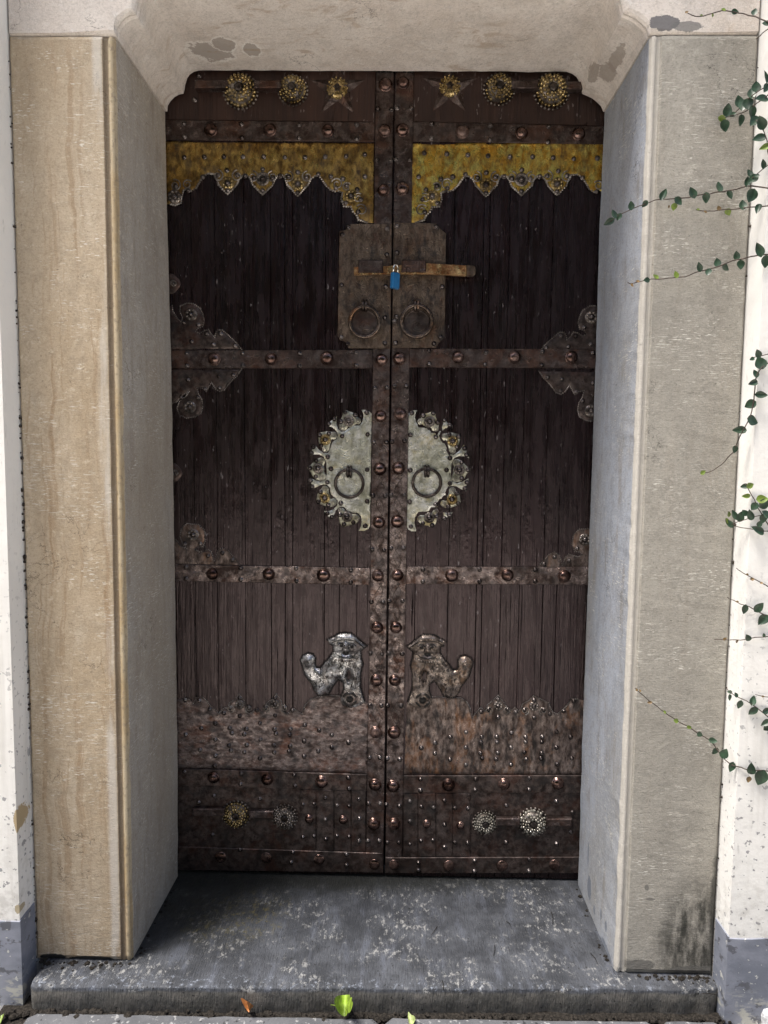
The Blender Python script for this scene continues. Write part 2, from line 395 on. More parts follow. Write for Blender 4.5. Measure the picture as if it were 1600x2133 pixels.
def step_mat():
    g = G_('dark_step_stone'); X = g.xyz()
    col = g.mix(g.ss(g.noise(11, 6, .62), .36, .68), (.036, .039, .046), (.080, .086, .100))
    col = g.mix(g.mul(g.ss(g.noise((30, 8, 30), 5, .6, (2, 2, 0)), .5, .7), .5), col, (.12, .132, .165))
    li = g.mul(g.ss(g.noise((75, 45, 75), 7, .78, (6, 1, 0)), .52, .60), g.ss(g.noise((6, 9, 6), 5, .65, (1, 5, 0)), .46, .58))
    col = g.mix(g.mul(li, .8), col, (.33, .33, .325))
    c = onZ(480, 1900, 0); y = g.mul(g.blob(tuple(map(float, c)), (.13, .10, .05), .9, .3, 14), g.ss(g.noise((60, 44, 60), 7, .78, (8, 1, 0)), .50, .60))
    col = g.mix(g.mul(y, .85), col, (.15, .13, .06))
    c = onZ(400, 1880, 0); back_shade = g.blob((float(c[0])-.06, float(c[1])+.06, 0), (.26, .22, .05), 1.1, .25, 12); col = g.mix(g.mul(back_shade, .85), col, (.012, .013, .010))  # left-back shade painted into the stone, with a black-green grime tint
    c = onZ(620, 1835, 0); back_shade = g.blob((float(c[0]), float(c[1])+.03, 0), (.6, .075, .05), 1., .3, 16); col = g.mix(g.mul(back_shade, .92), col, (.012, .013, .011))  # shade below the door painted along the back of the step
    fr = g.mul(g.ss(X[2], -.006, -.014), .8); col = g.mix(fr, col, g.mix(g.ss(g.noise(26, 6, .65), .4, .65), (.075, .072, .064), (.14, .13, .115)))
    ed = g.mul(g.mul(g.ss(X[2], -.010, -.004), g.ss(X[1], -.375, -.405)), g.ss(g.noise((60, 60, 60), 7, .75, (0, 4, 0)), .53, .66))
    col = g.mix(g.mul(ed, .55), col, (.36, .40, .48))
    ds = g.ss(g.noise(120, 2, .5, (9, 9, 0)), .67, .70); col = g.mix(ds, col, (.02, .02, .02))
    dash = g.ss(g.noise((240, 30, 40), 4, .7, (3, 3, 3)), .56, .64); col = g.mix(g.mul(dash, .55), col, (.022, .024, .028))
    g.bump(g.noise((260, 38, 40), 4, .65), 1., .005); g.bump(g.noise(30, 5), .35, .008); g.bump(g.noise(300, 3, .7), .4, .0015)
    return g.done(col, g.ss(g.noise(20, 4), .3, .7, .62, .85), 0, .35)
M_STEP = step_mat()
def pave_mat(name, a, b):
    g = G_(name)
    col = g.mix(g.ss(g.noise(9, 6, .62), .35, .68), a, b)
    col = g.mix(g.ss(g.noise(55, 5, .65, (2, 0, 0)), .60, .66), col, tuple(c*.35 for c in a))
    col = g.mix(g.mul(g.ss(g.noise(80, 4, .6, (2, 7, 0)), .58, .66), .5), col, (.42, .42, .42))
    g.bump(g.noise(60, 6, .65), .5, .004)
    return g.done(col, .85, 0, .3)
M_PAVE = pave_mat('grey_paving', (.075, .078, .086), (.115, .118, .128))
M_GROUND = pave_mat('ground_paving', (.54, .51, .46), (.60, .575, .53))
def plain(name, col, rough=.6, metal=0., var=.3, nsc=60, bump=.2, spec=.5):
    g = G_(name); c = g.mix(g.ss(g.noise(nsc, 4, .6), .35, .7), tuple(k*(1-var) for k in col), tuple(min(1, k*(1+var)) for k in col))
    if bump: g.bump(g.noise(nsc*3, 3, .6), bump, .0015)
    return g.done(c, rough, metal, spec)
M_SOIL = plain('dark_soil', (.022, .019, .016), .95, 0, .6, 200, .6, .2)
M_MORTAR = plain('dirty_mortar', (.055, .045, .038), .95, 0, .7, 160, .6, .2)

def wood_mat(name, a, b, sheen=.42):
    g = G_(name); X = g.xyz(); r = g.rand()
    off = g.n('ShaderNodeCombineXYZ'); g.L(g.mul(r, 31.), off.inputs[0]); g.L(g.mul(r, 17.), off.inputs[2])
    av = g.n('ShaderNodeVectorMath', operation='ADD'); g.L(g.pos, av.inputs[0]); g.L(off.outputs[0], av.inputs[1]); src = av.outputs[0]
    gr = g.noise((120, 20, 3.2), 5, .62, src=src); gr2 = g.noise((420, 20, 6), 3, .6, src=src)
    col = g.mix(g.ss(gr, .35, .68), a, b)
    col = g.mix(g.mul(g.ss(g.noise((9, 9, 3), 4, .6), .45, .68), .5), col, tuple(c*1.5 for c in b))
    col = g.mix(g.mul(r, .35), col, tuple(c*.6 for c in a))
    crack = g.ss(g.noise((210, 20, 2.6), 4, .6, (4, 0, 0), .4, src=src), .63, .68)
    col = g.mix(g.mul(crack, .9), col, (.003, .002, .002))
    sc = g.mul(g.ss(g.noise((160, 160, 45), 2, .5, (7, 1, 3)), .68, .71), g.ss(g.noise(9, 2), .45, .55)); col = g.mix(g.mul(sc, .6), col, (.24, .22, .22))
    g.bump(gr, .65, .004); g.bump(gr2, .6, .002); g.bump(g.op('SUBTRACT', 1, crack), 1., .004)
    g.bump(g.noise((26, 26, 12), 4, .6), .35, .006)
    ro = g.addn(g.ss(g.noise((40, 40, 9), 4, .6), .3, .7, sheen-.06, sheen+.14), g.mul(g.ss(gr2, .45, .65), .10))
    g.b.inputs['Specular Tint'].default_value = (1, .82, .84, 1)
    return g.done(col, ro, 0, .66)
M_WOOD = wood_mat('maroon_black_wood', (.0022, .0007, .0009), (.0085, .0026, .0033), .20)
M_PANEL = wood_mat('brown_panel_wood', (.009, .0045, .003), (.028, .013, .008), .32)

def metal_mat(name, cols, wear=.5, rough=(.34, .58), metal=.55, engrave=.35, streak=(1, 1, 1), rust=None, esc=80, dk=.72, polish=.6, low=False):
    """Beaten sheet metal: soot, brown, grey bloom and rust in uneven patches, fine chased scrolls."""
    g = G_(name); k = streak; cols = tuple(tuple(v*f for v in c) for c, f in zip(cols, (dk*.7, dk, dk*1.25)))
    metal = min(1, metal+.25); rough = (rough[0]-.09, rough[1]-.06)
    n1 = g.noise((30*k[0], 30, 30*k[2]), 9, .78, (1, 2, 3), .3); n2 = g.noise((50*k[0], 50, 50*k[2]), 7, .66, (5, 1, 0), .1); n3 = g.noise((11*k[0], 11, 11*k[2]), 7, .7, (7, 7, 2), .5)
    col = g.mix(g.ss(n1, .42, .58), cols[0], cols[1])
    col = g.mix(g.mul(g.ss(n2, .46, .64), .85), col, cols[2])
    if rust: col = g.mix(g.mul(g.ss(n3, .50, .62), rust[1]), col, rust[0])
    soot = g.ss(g.noise((28*k[0], 28, 28*k[2]), 8, .64, (2, 9, 9), .2), .46, .68); col = g.mix(g.mul(soot, wear), col, (.008, .006, .0055))
    fine = g.noise(260, 3, .75); scr = g.op('MAXIMUM', g.ss(g.noise((24, 24, 900), 2, .5, (3, 3, 5)), .66, .72), g.ss(g.noise((900, 24, 24), 2, .5, (7, 3, 1)), .66, .72)); col = g.mix(g.mul(scr, .35), col, tuple(min(.8, c*2.0) for c in cols[2]))
    pol = g.mul(g.ss(g.noise((58*k[0], 58, 58*k[2]), 6, .66, (9, 4, 1), .2), .36, .70), g.ss(g.noise((9, 9, 9), 4, .6, (3, 8, 1)), .34, .52))
    pol = g.mul(pol, g.op('SUBTRACT', 1, g.mul(soot, wear)))
    if low: pol = g.mul(pol, g.mul(g.ss(g.xyz()[2], 1.5, .95, .12, 1.), g.ss(g.xyz()[2], .25, .42, .25, 1.)))  # worn polish by height; sheen of the bright ground painted into the lower straps
    col = g.mix(g.mul(pol, polish), col, tuple(min(.85, c*2.4+.08*dk) for c in cols[2]))
    if engrave:
        ar = g.op('SINE', g.mul(g.noise(esc*.28, 2, .4, (1, 0, 2), .6), 62.)); e = g.ss(g.op('ABSOLUTE', ar), 0, .45)
        col = g.mix(g.mul(g.op('SUBTRACT', 1, e), engrave), col, tuple(c*.35 for c in cols[0]))
        g.bump(e, engrave*1.6, .0016)
    g.bump(n2, .22, .002); g.bump(g.noise((30, 30, 30), 4, .6), .35, .004); g.bump(fine, .4, .001)
    ro = g.ss(n2, .35, .65, rough[1], rough[0]); ro = g.addn(ro, g.mul(soot, .15)); ro = g.op('SUBTRACT', ro, g.mul(pol, .10))
    return g.done(col, ro, g.mul(g.op('SUBTRACT', 1, g.mul(soot, .8)), metal), .5)
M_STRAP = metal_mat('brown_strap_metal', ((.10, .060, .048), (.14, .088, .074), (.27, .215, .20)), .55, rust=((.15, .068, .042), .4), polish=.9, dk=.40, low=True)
M_LOCK = metal_mat('rusty_lock_plate_metal', ((.13, .080, .055), (.22, .145, .10), (.32, .24, .18)), .95, (.40, .6), .4, .4, rust=((.15, .068, .034), .45), dk=.38, polish=.45, streak=(1.4, 1, .7))
M_BASEP = metal_mat('mottled_base_plate_metal', ((.19, .125, .105), (.25, .18, .165), (.38, .315, .30)), .75, (.36, .6), .5, .08, (1, 1, 1.6), rust=((.17, .07, .042), .5), dk=.40, polish=.5)
M_BASER = metal_mat('rust_streaked_base_plate_metal', ((.095, .060, .048), (.17, .115, .095), (.30, .24, .215)), .95, (.38, .62), .5, .08, (1.5, 1, .7), rust=((.27, .125, .055), .5), dk=.42, polish=.6)
M_BRASS = metal_mat('tarnished_brass', ((.17, .09, .032), (.34, .185, .045), (.50, .29, .07)), .7, (.34, .56), .6, .06, (1.3, 1, .8), rust=((.10, .065, .035), .5), dk=.62)
M_BRASS2 = metal_mat('bright_streaked_brass', ((.36, .165, .025), (.64, .335, .04), (.80, .47, .08)), .75, (.30, .52), .6, .06, (1.3, 1, .8), rust=((.12, .065, .025), .5), dk=.85)
M_MEDAL = metal_mat('greenish_pale_brass', ((.40, .40, .30), (.48, .47, .36), (.56, .56, .46)), .12, (.36, .55), .45, .3, rust=((.50, .40, .18), .6), esc=55, dk=.80)
M_BLK = plain('soot_black_metal', (.012, .010, .009), .36, .4, .4, 200, .3)
M_MEDAL2 = metal_mat('dull_pierced_brass', ((.30, .30, .22), (.38, .37, .28), (.48, .47, .38)), .55, (.36, .55), .5, 0, rust=((.40, .31, .13), .5), dk=.55)
M_RIM = metal_mat('worn_rim_metal', ((.14, .12, .105), (.22, .19, .17), (.34, .31, .28)), .35, (.3, .5), .6, 0, dk=.66)
M_DARKM = metal_mat('blackened_ornament_metal', ((.07, .056, .048), (.13, .105, .09), (.24, .21, .185)), .4, (.32, .52), .6, 0)
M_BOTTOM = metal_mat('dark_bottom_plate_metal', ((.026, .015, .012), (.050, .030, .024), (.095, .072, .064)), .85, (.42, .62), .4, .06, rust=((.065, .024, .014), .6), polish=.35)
M_LION = metal_mat('grey_lion_metal', ((.24, .21, .20), (.40, .37, .36), (.58, .55, .54)), .22, (.26, .42), .7, .45, rust=((.20, .11, .08), .3), esc=130, dk=.50, polish=.95)
M_LION2 = metal_mat('brown_lion_metal', ((.14, .105, .088), (.24, .185, .155), (.40, .33, .285)), .35, (.32, .5), .6, .35, rust=((.30, .18, .11), .45), esc=130, dk=.38, polish=.85)
M_STUD = metal_mat('bronze_stud_metal', ((.075, .040, .032), (.12, .068, .055), (.19, .12, .10)), .35, (.22, .36), .75, 0, dk=.62)
M_RIVET = metal_mat('dark_rivet_metal', ((.085, .062, .055), (.14, .11, .10), (.24, .21, .20)), .3, (.22, .34), .75, 0, dk=.42)
M_GOLDF = metal_mat('gilt_flower_metal', ((.42, .27, .09), (.58, .40, .15), (.75, .58, .28)), .5, (.25, .42), .7, 0, dk=.36)
M_COPPER = metal_mat('orange_copper_bar', ((.36, .13, .045), (.46, .19, .07), (.52, .30, .14)), .25, (.34, .5), .6, .4, esc=140, dk=.7)
M_SILVER = metal_mat('pale_rosette_metal', ((.34, .31, .25), (.46, .43, .36), (.60, .57, .50)), .3, (.3, .5), .6, 0, dk=.42)
M_IRON = metal_mat('iron_ring_metal', ((.05, .036, .030), (.085, .062, .052), (.15, .12, .105)), .3, (.34, .5), .65, 0, dk=.30)
M_RING = metal_mat('brown_ring_metal', ((.15, .105, .085), (.24, .175, .145), (.36, .28, .23)), .25, (.32, .46), .65, 0, rust=((.34, .16, .07), .4), dk=.25)
M_BLUE = plain('blue_padlock_paint', (.012, .13, .32), .38, 0, .12, 60, .05)
M_STEEL = plain('shiny_shackle_steel', (.72, .70, .64), .22, 1., .1, 90, 0)
M_LD = plain('dark_green_leaf', (.022, .050, .026), .42, 0, .35, 90, .2)
M_LL = plain('lime_green_leaf', (.13, .19, .025), .45, 0, .35, 90, .2)
M_LB = plain('bronze_bud_leaf', (.16, .10, .035), .5, 0, .35, 90, .2)
M_STEM = plain('brown_vine_stem', (.05, .032, .024), .7, 0, .3, 120, .3)
M_FALLG = plain('fallen_lime_leaf', (.20, .30, .03), .55, 0, .45, 60, .3)
M_FALLO = plain('fallen_orange_leaf', (.42, .17, .05), .55, 0, .35, 70, .3)
M_PALE = plain('pale_speckled_stone', (.55, .56, .58), .8, 0, .35, 110, .5, .3)

# ------------------------------------------------------------------ setting: ground, paving, step
WY = -.416                                   # front of the white wall
gm = MB(); gm.addm([(-60, -60, -.075), (60, -60, -.075), (60, 60, -.075), (-60, 60, -.075)], [(0, 1, 2, 3)])
tag(gm.build('ground', M_GROUND), kind='structure')
def slab(name, x0, x1, yb, yf, z0, z1, mat, rough=.004, seg=60, rnd_=.010, parent=None, sk=None):
    """stone slab with an uneven, worn front edge; yb/yf: functions of x (back, front)"""
    xs = np.linspace(x0, x1, seg); rows = []
    for x in xs:
        e = min(x-x0, x1-x)
        pull = max(0, .02-e)**2*30
        f = yf(x)+pull + mn.noise(Vector((x*14, z1*9, 1)))*rough + mn.noise(Vector((x*50, 2, 1)))*rough*.4
        dz = mn.noise(Vector((x*9, 5, 1)))*rough*.5 - max(0, .012-e)*.3
        rr = rnd_*(1+.6*mn.noise(Vector((x*20, 8, 1))))
        pr = [(yb(x), z1), ((yb(x)+f)/2, z1), (f+rr*2.2, z1+dz*.3), (f+rr, z1-rr*.10+dz), (f+rr*.3, z1-rr*.45+dz), (f, z1-rr+dz),
              (f+mn.noise(Vector((x*30, 3, 7)))*rough*.8, (z0+z1)/2), (f+.003+mn.noise(Vector((x*25, 9, 7)))*rough, z0)]
        rows.append([(x, y, z) for y, z in pr])
    n = len(rows[0]); V = [p for r in rows for p in r]; F_ = []
    for i in range(seg-1):
        for k in range(n-1): F_.append((i*n+k, i*n+k+1, (i+1)*n+k+1, (i+1)*n+k))
    F_.append(tuple(range(n))[::-1]); F_.append(tuple((seg-1)*n+k for k in range(n)))
    return fixn(add(name, V, F_, mat, parent, smooth=True))
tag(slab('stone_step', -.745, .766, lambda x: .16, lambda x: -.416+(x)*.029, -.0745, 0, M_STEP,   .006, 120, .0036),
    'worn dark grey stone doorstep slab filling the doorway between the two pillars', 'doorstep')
# paving in front of the step: two slabs with a joint, soil in the gap behind them
def flat_slab(name, x0, x1, ya, yb_, z):
    o = slab(name, x0, x1, lambda x: yb_, lambda x: ya, -.0745, z, M_PAVE, .004, 30, .006); return o
for x0, x1 in ((-2.2, -.80), (.74, 2.2)): pass
def pave(name, poly, z):
    P = smoothpoly(resample(poly, .06), 1); n = len(P)
    V = [(p[0]+mn.noise(Vector((p[0]*30, p[1]*30, 2)))*.004, p[1]+mn.noise(Vector((p[0]*30, p[1]*30, 7)))*.004, z) for p in P]
    V2 = [(x*1, y, -.0745) for x, y, _ in V]; cx = sum(p[0] for p in P)/n; cy = sum(p[1] for p in P)/n
    I = [(x+(cx-x)*.008, y+(cy-y)*.012, z+.003) for x, y, _ in V]
    return fixn(add(name, V2+V+I, [tuple(range(2*n, 3*n))]+[(i, (i+1) % n, n+(i+1) % n, n+i) for i in range(n)]+[(n+i, n+(i+1) % n, 2*n+(i+1) % n, 2*n+i) for i in range(n)], M_PAVE))
root = bpy.data.objects.new('pavement', None); COL.objects.link(root); ORG['pavement'] = Vector((0, -1, -.0745)); root.location = (0, -1, -.0745); root['kind'] = 'structure'
for k, q in enumerate([[(-.735, -.447), (.02, -.440), (.02, -1.2), (-.735, -1.2)], [(.032, -.437), (.61, -.428), (.61, -1.2), (.032, -1.2)],
                       [(.622, -.426), (.757, -.424), (.757, -1.2), (.622, -1.2)], [(-1.6, -.50), (-.80, -.50), (-.76, -.55), (-.76, -1.2), (-1.6, -1.2)],
                       [(.775, -.47), (1.6, -.47), (1.6, -1.2), (.775, -1.2)]]):
    o = pave('paving_slab', q, -.052 if k != 4 else -.056); place(o, root, ORG[o.name])
# soil and litter in the joints
sm = MB()
for i in range(420):
    x = rnd.uniform(-.79, .78); y = -.432+x*.022+rnd.gauss(0, .005); r = abs(rnd.gauss(0, .003))+.0015
    sm.lathe([(r*1.4, 0), (r, r*.6), (0, r*.8)], (x, y, -.057+rnd.uniform(0, .005)), 5, (rnd.uniform(-.4, .4), rnd.uniform(-.4, .4), 1))
sm.addm([(-.81, -.47, -.062), (.79, -.46, -.062), (.79, -.39, -.057), (-.81, -.39, -.057)], [(0, 1, 2, 3)])
for i in range(150):
    s = rnd.random()
    if s < .45: x, y = rnd.uniform(-.765, -.55), -.358-abs(rnd.gauss(0, .009))
    elif s < .8: x, y = rnd.uniform(.60, .765), -.358-abs(rnd.gauss(0, .008))
    else: x, y = rnd.choice((-1, 1))*(.543-abs(rnd.gauss(0, .006))), rnd.uniform(-.34, -.02)
    r = abs(rnd.gauss(0, .0018))+.0008
    sm.lathe([(r*1.4, 0), (r, r*.7), (0, r*.9)], (x, y, .0002), 5, (rnd.uniform(-.3, .3), rnd.uniform(-.3, .3), 1))
tag(sm.build('soil', M_SOIL), kind='stuff')
tag(bpy.data.objects['soil'], 'dark soil and crumbs in the joints around the stone step')

# unseen hedge added behind the viewer, its height set to darken what the door mirrors
def unseen_hedge():
    m = MB(); hr = random.Random(3)
    for i in range(9500):
        x = hr.uniform(-11, 11); t = hr.random(); z = 7.6*(t**.85)*(1+.12*math.sin(x*1.3)+.08*math.sin(x*3.1)); y = -9.2+.9*math.sin(x*.5)-abs(hr.gauss(0, .35))+.25*math.sin(x*4+z*3)
        s = hr.uniform(.09, .22); n = Vector((hr.gauss(0, 1), hr.gauss(.6, 1), hr.gauss(.5, 1))).normalized(); u = n.orthogonal().normalized(); v = n.cross(u); c = Vector((x, y, max(.05, z)))
        m.addm([c-u*s, c+v*s*.6, c+u*s, c-v*s*.6], [(0, 1, 2, 3)])
    m.box(-11, 11, -10.6, -9.9, -.075, 6.9)
    o = m.build('added_hedge', plain('added_hedge_green', (.035, .055, .022), .6, 0, .4, 3, 0), None, (0, -10, -.07)); tag(o, 'tall dark green hedge added unseen behind the viewer to darken reflections in the door', kind='stuff')
unseen_hedge()

# ------------------------------------------------------------------ white wall with grey skirting
wm = MB(); WL, WR = -.770, .768; ZT = 2.34; ZW = 3.4; WB = .16
wm.box(-5, WL, WY, WB, -.075, ZW); wm.box(WR, 5, WY, WB, -.075, ZW); wm.box(WL, WR, WY, WB, ZT, ZW)
wall = wm.build('plastered_wall', M_WALL, None, (0, WB, -.07))
tag(wall, 'white plastered garden wall with grey painted foot around the stone doorway', 'wall')
def skirt(sgn, xi):
    s = MB(); a, b = (-5, xi+.0025) if sgn < 0 else (xi-.0025, 5)
    n = 160; top = .136
    # front strip and return strip, a coat of paint 2.5 mm thick with a slightly wavy top line
    xs = np.linspace(a, b, n) if sgn < 0 else np.linspace(a, b, n)
    xs = sorted(list(xs)+list(np.linspace(xi-.12, xi+.12, 40)[(np.linspace(xi-.12, xi+.12, 40) > min(a, b)) & (np.linspace(xi-.12, xi+.12, 40) < max(a, b))]))
    V = []; F_ = []
    for x in xs:
        t = top+mn.noise(Vector((x*12, 1, sgn)))*.004
        V += [(x, WY-.0025, -.075), (x, WY-.0025, t-.001), (x, WY, t)]
    for i in range(len(xs)-1):
        for k in range(2): F_.append((i*3+k, (i+1)*3+k, (i+1)*3+k+1, i*3+k+1))
    s.addm(V, F_)
    xe = xi+.0025 if sgn < 0 else xi-.0025; V = []; F_ = []
    ys = np.linspace(WY-.0025, -.356, 12)
    for y in ys:
        t = top+.003+mn.noise(Vector((y*30, 4, sgn)))*.002
        V += [(xe, y, -.075), (xe, y, t-.001), (xi, y, t)]
    for i in range(len(ys)-1):
        for k in range(2): F_.append((i*3+k, (i+1)*3+k, (i+1)*3+k+1, i*3+k+1))
    s.addm(V, F_); o = s.build('skirting', M_SKIRT, wall); fixn(o); return o
skirt(-1, WL); skirt(1, WR)
# crumbling mortar in the joints between wall and pillars
mm = MB()
for sgn, n, xx in ((-1, 110, WL+.0008), (1, 40, WR-.0008)):
    for i in range(n):
        z = rnd.uniform(0, 2.0) if rnd.random() < .6 else rnd.gauss(.95 if sgn < 0 else .3, .28)
        if not 0 < z < 2: continue
        r = abs(rnd.gauss(0, .0011))+.0005
        if sgn < 0 and abs(z-.93) < .09: r *= 1.8
        if sgn < 0 and z < .14: r *= 1.7
        mm.lathe([(r*1.3, -.001), (r*.9, r*.5), (0, r*.7)], (xx-sgn*abs(rnd.gauss(0, .0018)), -.3545, z), 5, (rnd.uniform(-.4, .4), -1, rnd.uniform(-.6, .6)))
o = mm.build('mortar_crumbs', M_MORTAR, wall); o['kind'] = 'stuff'

# ------------------------------------------------------------------ stone pillars and lintel
ZJ = 2.014
LB = [(346, 235), (350, 440), (358, 730), (366, 1190), (372, 1600), (372, 1812)]
RB = [(1258, 235), (1247, 480), (1240, 730), (1224, 1190), (1211, 1560), (1204, 1810)]
lbz = sorted([(float(onY(*p, -.012)[2]), float(onY(*p, -.012)[0])) for p in LB]); rbz = sorted([(float(onY(*p, -.012)[2]), float(onY(*p, -.012)[0])) for p in RB])
def pillar(sgn, mat, label, z0, bz):
    fx = .5495; prof0 = []
    ox = .7685 if sgn < 0 else .7665
    zs = np.concatenate([[0, .004, .012, .03], np.linspace(.05, ZJ-.02, 110), [ZJ-.008, ZJ-.003, ZJ]]); rows = []
    for z in zs:
        bx = abs(np.interp(z, [q[0] for q in bz], [q[1] for q in bz]))
        e = max(0, .012-z)*.5+max(0, z-(ZJ-.006))*.6
        w1 = mn.noise(Vector((z*16, sgn*3, 0)))*.0018+mn.noise(Vector((z*60, sgn*5, 0)))*.0011
        w2 = mn.noise(Vector((z*14, sgn*7, 4)))*.0024+mn.noise(Vector((z*45, sgn*2, 8)))*.0014
        ch = max(0, mn.noise(Vector((z*11, sgn*4, 6)))-.32)*.9+max(0, mn.noise(Vector((z*37, sgn*4, 9)))-.38)*.9
        br = .0054*(1-ch+.10*mn.noise(Vector((z*30, sgn*9, 2)))+.06*mn.noise(Vector((z*110, sgn, 5))))
        P = [(ox, .12), (ox, -.345+w1), (ox-.002+w1, -.351), (ox-.006, -.354+e), (.70, -.354+w2*.6+e), (.64, -.3545-w2*.4+e), (.585, -.354+e), (.5735+w1, -.3535+e), (.571+w1, -.348), (.567+w1, -.3475)]
        for k in range(7):
            a = math.radians(200-k*40) if False else math.radians(165-k*38)
            P.append((.5565+br*math.cos(a)*-1*-1 if False else .5570+br*math.cos(math.radians(20+k*28))*1.0, -.3470-br*math.sin(math.radians(20+k*28))*1.0+e*.6))
        P += [(fx+w2+ch*.004, -.338+ch*.004), (fx+w2*.5+(bx-fx)*.15, -.30), (fx+(bx-fx)*.4, -.20), (fx+(bx-fx)*.7, -.10), (bx+w2*.5, -.020), (bx+.003+w2, -.012), (.63, -.010), (.63, .12)]
        rows.append([(sgn*x, y, z+z0) for x, y in P])
    n = len(rows[0]); V = [p for r in rows for p in r]; F_ = []
    for i in range(len(rows)-1):
        for k in range(n): F_.append((i*n+k, i*n+(k+1) % n, (i+1)*n+(k+1) % n, (i+1)*n+k))
    F_.append(tuple(range(n))); F_.append(tuple((len(rows)-1)*n+k for k in range(n)))
    o = fixn(add('stone_pillar', V, F_, mat, None, (sgn*.66, -.17, z0)))
    return tag(o, label, 'pillar', 'pillars flanking the doorway')
pillar(-1, M_PL, 'tan stone door pillar streaked with brown drips, on the left side of the door', .001, lbz)
pillar(1, M_PR, 'grey stone door pillar with black mould stain at its foot, behind the vines', .001, rbz)
prL = [(346, 234), (351, 221), (357, 212), (365, 204), (374, 199), (383, 196.5), (385, 190), (387, 177), (391, 164), (396, 156), (404, 150), (414, 148)]
prR = [(1180, 151), (1192, 155), (1200, 162), (1205, 172), (1209, 185), (1212, 197), (1224, 201), (1234, 206), (1243, 214), (1251, 223), (1258, 235)]
def lint():
    q = [onY(*p, -.012) for p in prL]; r = [onY(*p, -.012) for p in prR]
    mid = [((1-t)*q[-1]+t*r[0]) for t in np.linspace(0, 1, 40)[1:-1]]
    prof = [(float(p[0]), float(p[2])) for p in q+mid+r]
    prof[0] = (-.5475, ZJ+.004); prof[-1] = (.5475, ZJ+.004)
    full = [(-.766, ZJ+.004), (-.66, ZJ+.004)]+prof+[(.66, ZJ+.004), (.764, ZJ+.004)]
    P = np.array(full); N = []
    for i in range(len(P)):
        a = P[max(i-1, 0)]; b = P[min(i+1, len(P)-1)]; t = (b-a)/np.linalg.norm(b-a); N.append((-t[1], t[0]))
    N = np.array(N)      # pointing up/out of the opening
    lv = [(-.012, .002), (-.016, 0), (-.10, 0), (-.20, 0), (-.30, 0), (-.331, 0), (-.3345, .004), (-.3385, .0045), (-.341, .001), (-.346, .0), (-.351, .003), (-.354, .009)]
    rows = []
    for y, of in lv:
        R_ = []
        for i, (p, nn) in enumerate(zip(P, N)):
            o_ = of if 1 < i < len(P)-2 else min(of, .003)
            j = mn.noise(Vector((p[0]*18, y*18, p[1]*18)))*.0022+mn.noise(Vector((p[0]*55, y*40, 3)))*.0009
            R_.append((p[0]+nn[0]*(o_+j), y, p[1]+nn[1]*(o_+j)))
        rows.append(R_)
    n = len(P); h = n//2
    for ri in range(-5, 0):
        L_ = rows[ri]
        for k in range(1, h): L_[k] = (max(L_[k][0], L_[k-1][0]+2e-4), L_[k][1], L_[k][2])
        for k in range(n-2, h, -1): L_[k] = (min(L_[k][0], L_[k+1][0]-2e-4), L_[k][1], L_[k][2])
    V = [p for r_ in rows for p in r_]; F_ = []
    for i in range(len(rows)-1):
        for k in range(n-1): F_.append((i*n+k, i*n+k+1, (i+1)*n+k+1, (i+1)*n+k))
    top = len(V); V += [(p[0], -.354, ZT-.002) for p in rows[-1]]; l = (len(rows)-1)*n
    for k in range(n-1): F_.append((l+k, l+k+1, top+k+1, top+k))
    # ends, top, back
    tb = len(V); V += [(P[0][0], -.012, ZT-.002), (P[-1][0], -.012, ZT-.002)]
    F_.append(tuple([i*n for i in range(len(rows))]+[top, tb])); F_.append(tuple([i*n+n-1 for i in range(len(rows))]+[top+n-1, tb+1])[::-1])
    F_.append(tuple([top+k for k in range(n)]+[tb+1, tb])); F_.append(tuple([k for k in range(n)]+[tb+1, tb]))
    # rear block behind the door head
    b0 = len(V); m = MB(); m.box(-.766, .764, -.011, .12, 2.20, ZT-.002); V += m.v; F_ += [tuple(i+b0 for i in f) for f in m.f]
    o = fixn(add('stone_lintel', V, F_, M_LI, None, (0, -.17, ZT)))
    tag(o, 'pinkish stone lintel with stepped rounded corners lying across both pillars', 'lintel')
lint()

# ------------------------------------------------------------------ the two door leaves
LEAF = {}
LEAF['L'] = thing('door_leaf', 'left dark wooden door leaf with greyish lion plaque and dull brass valance', 'door', (-.585, .02, .004), 'leaves of the double door')
LEAF['R'] = thing('door_leaf', 'right dark wooden door leaf with brown lion plaque and brighter yellow brass valance', 'door', (.625, .02, .004), 'leaves of the double door')
# studs: one mesh per kind, copied
def dome_mesh(name, r, n, rows, hgt, flange, mat):
    m = MB(); prof = [(r*flange, 0), (r*flange, r*.10), (r, r*.14)]
    for k in range(1, rows): a = math.pi/2*k/rows; prof.append((r*math.cos(a), r*.14+hgt*math.sin(a)))
    prof.append((0, r*.14+hgt)); m.lathe(prof, (0, 0, 0), n)
    o = m.build(name, mat, None, (0, 0, 0), True); bpy.data.objects.remove(o); return bpy.data.meshes[name]
ME_BIG = dome_mesh('stud', .0155, 14, 4, .0108, 1.10, M_STUD)
ME_RIV = dome_mesh('rivet', .0056, 8, 3, .0052, 1.2, M_RIVET)
ME_FLAT = dome_mesh('flat_stud', .0145, 14, 3, .004, 1.1, M_STUD)
def stud(p, parent, y, kind='stud', s=1.):
    X, Z = p
    if parent is None: return
    if abs(X) > .553: return
    me = {'stud': ME_BIG, 'rivet': ME_RIV, 'flat_stud': ME_FLAT}[kind]
    o = bpy.data.objects.new(kind, me); COL.objects.link(o); place(o, parent, (X, y, Z)); k = s*rnd.uniform(.93, 1.07)
    o.scale = (k, k*rnd.uniform(.85, 1.1), k); o.rotation_euler = (rnd.uniform(-.08, .08), rnd.uniform(0, 6), rnd.uniform(-.08, .08))
    return o
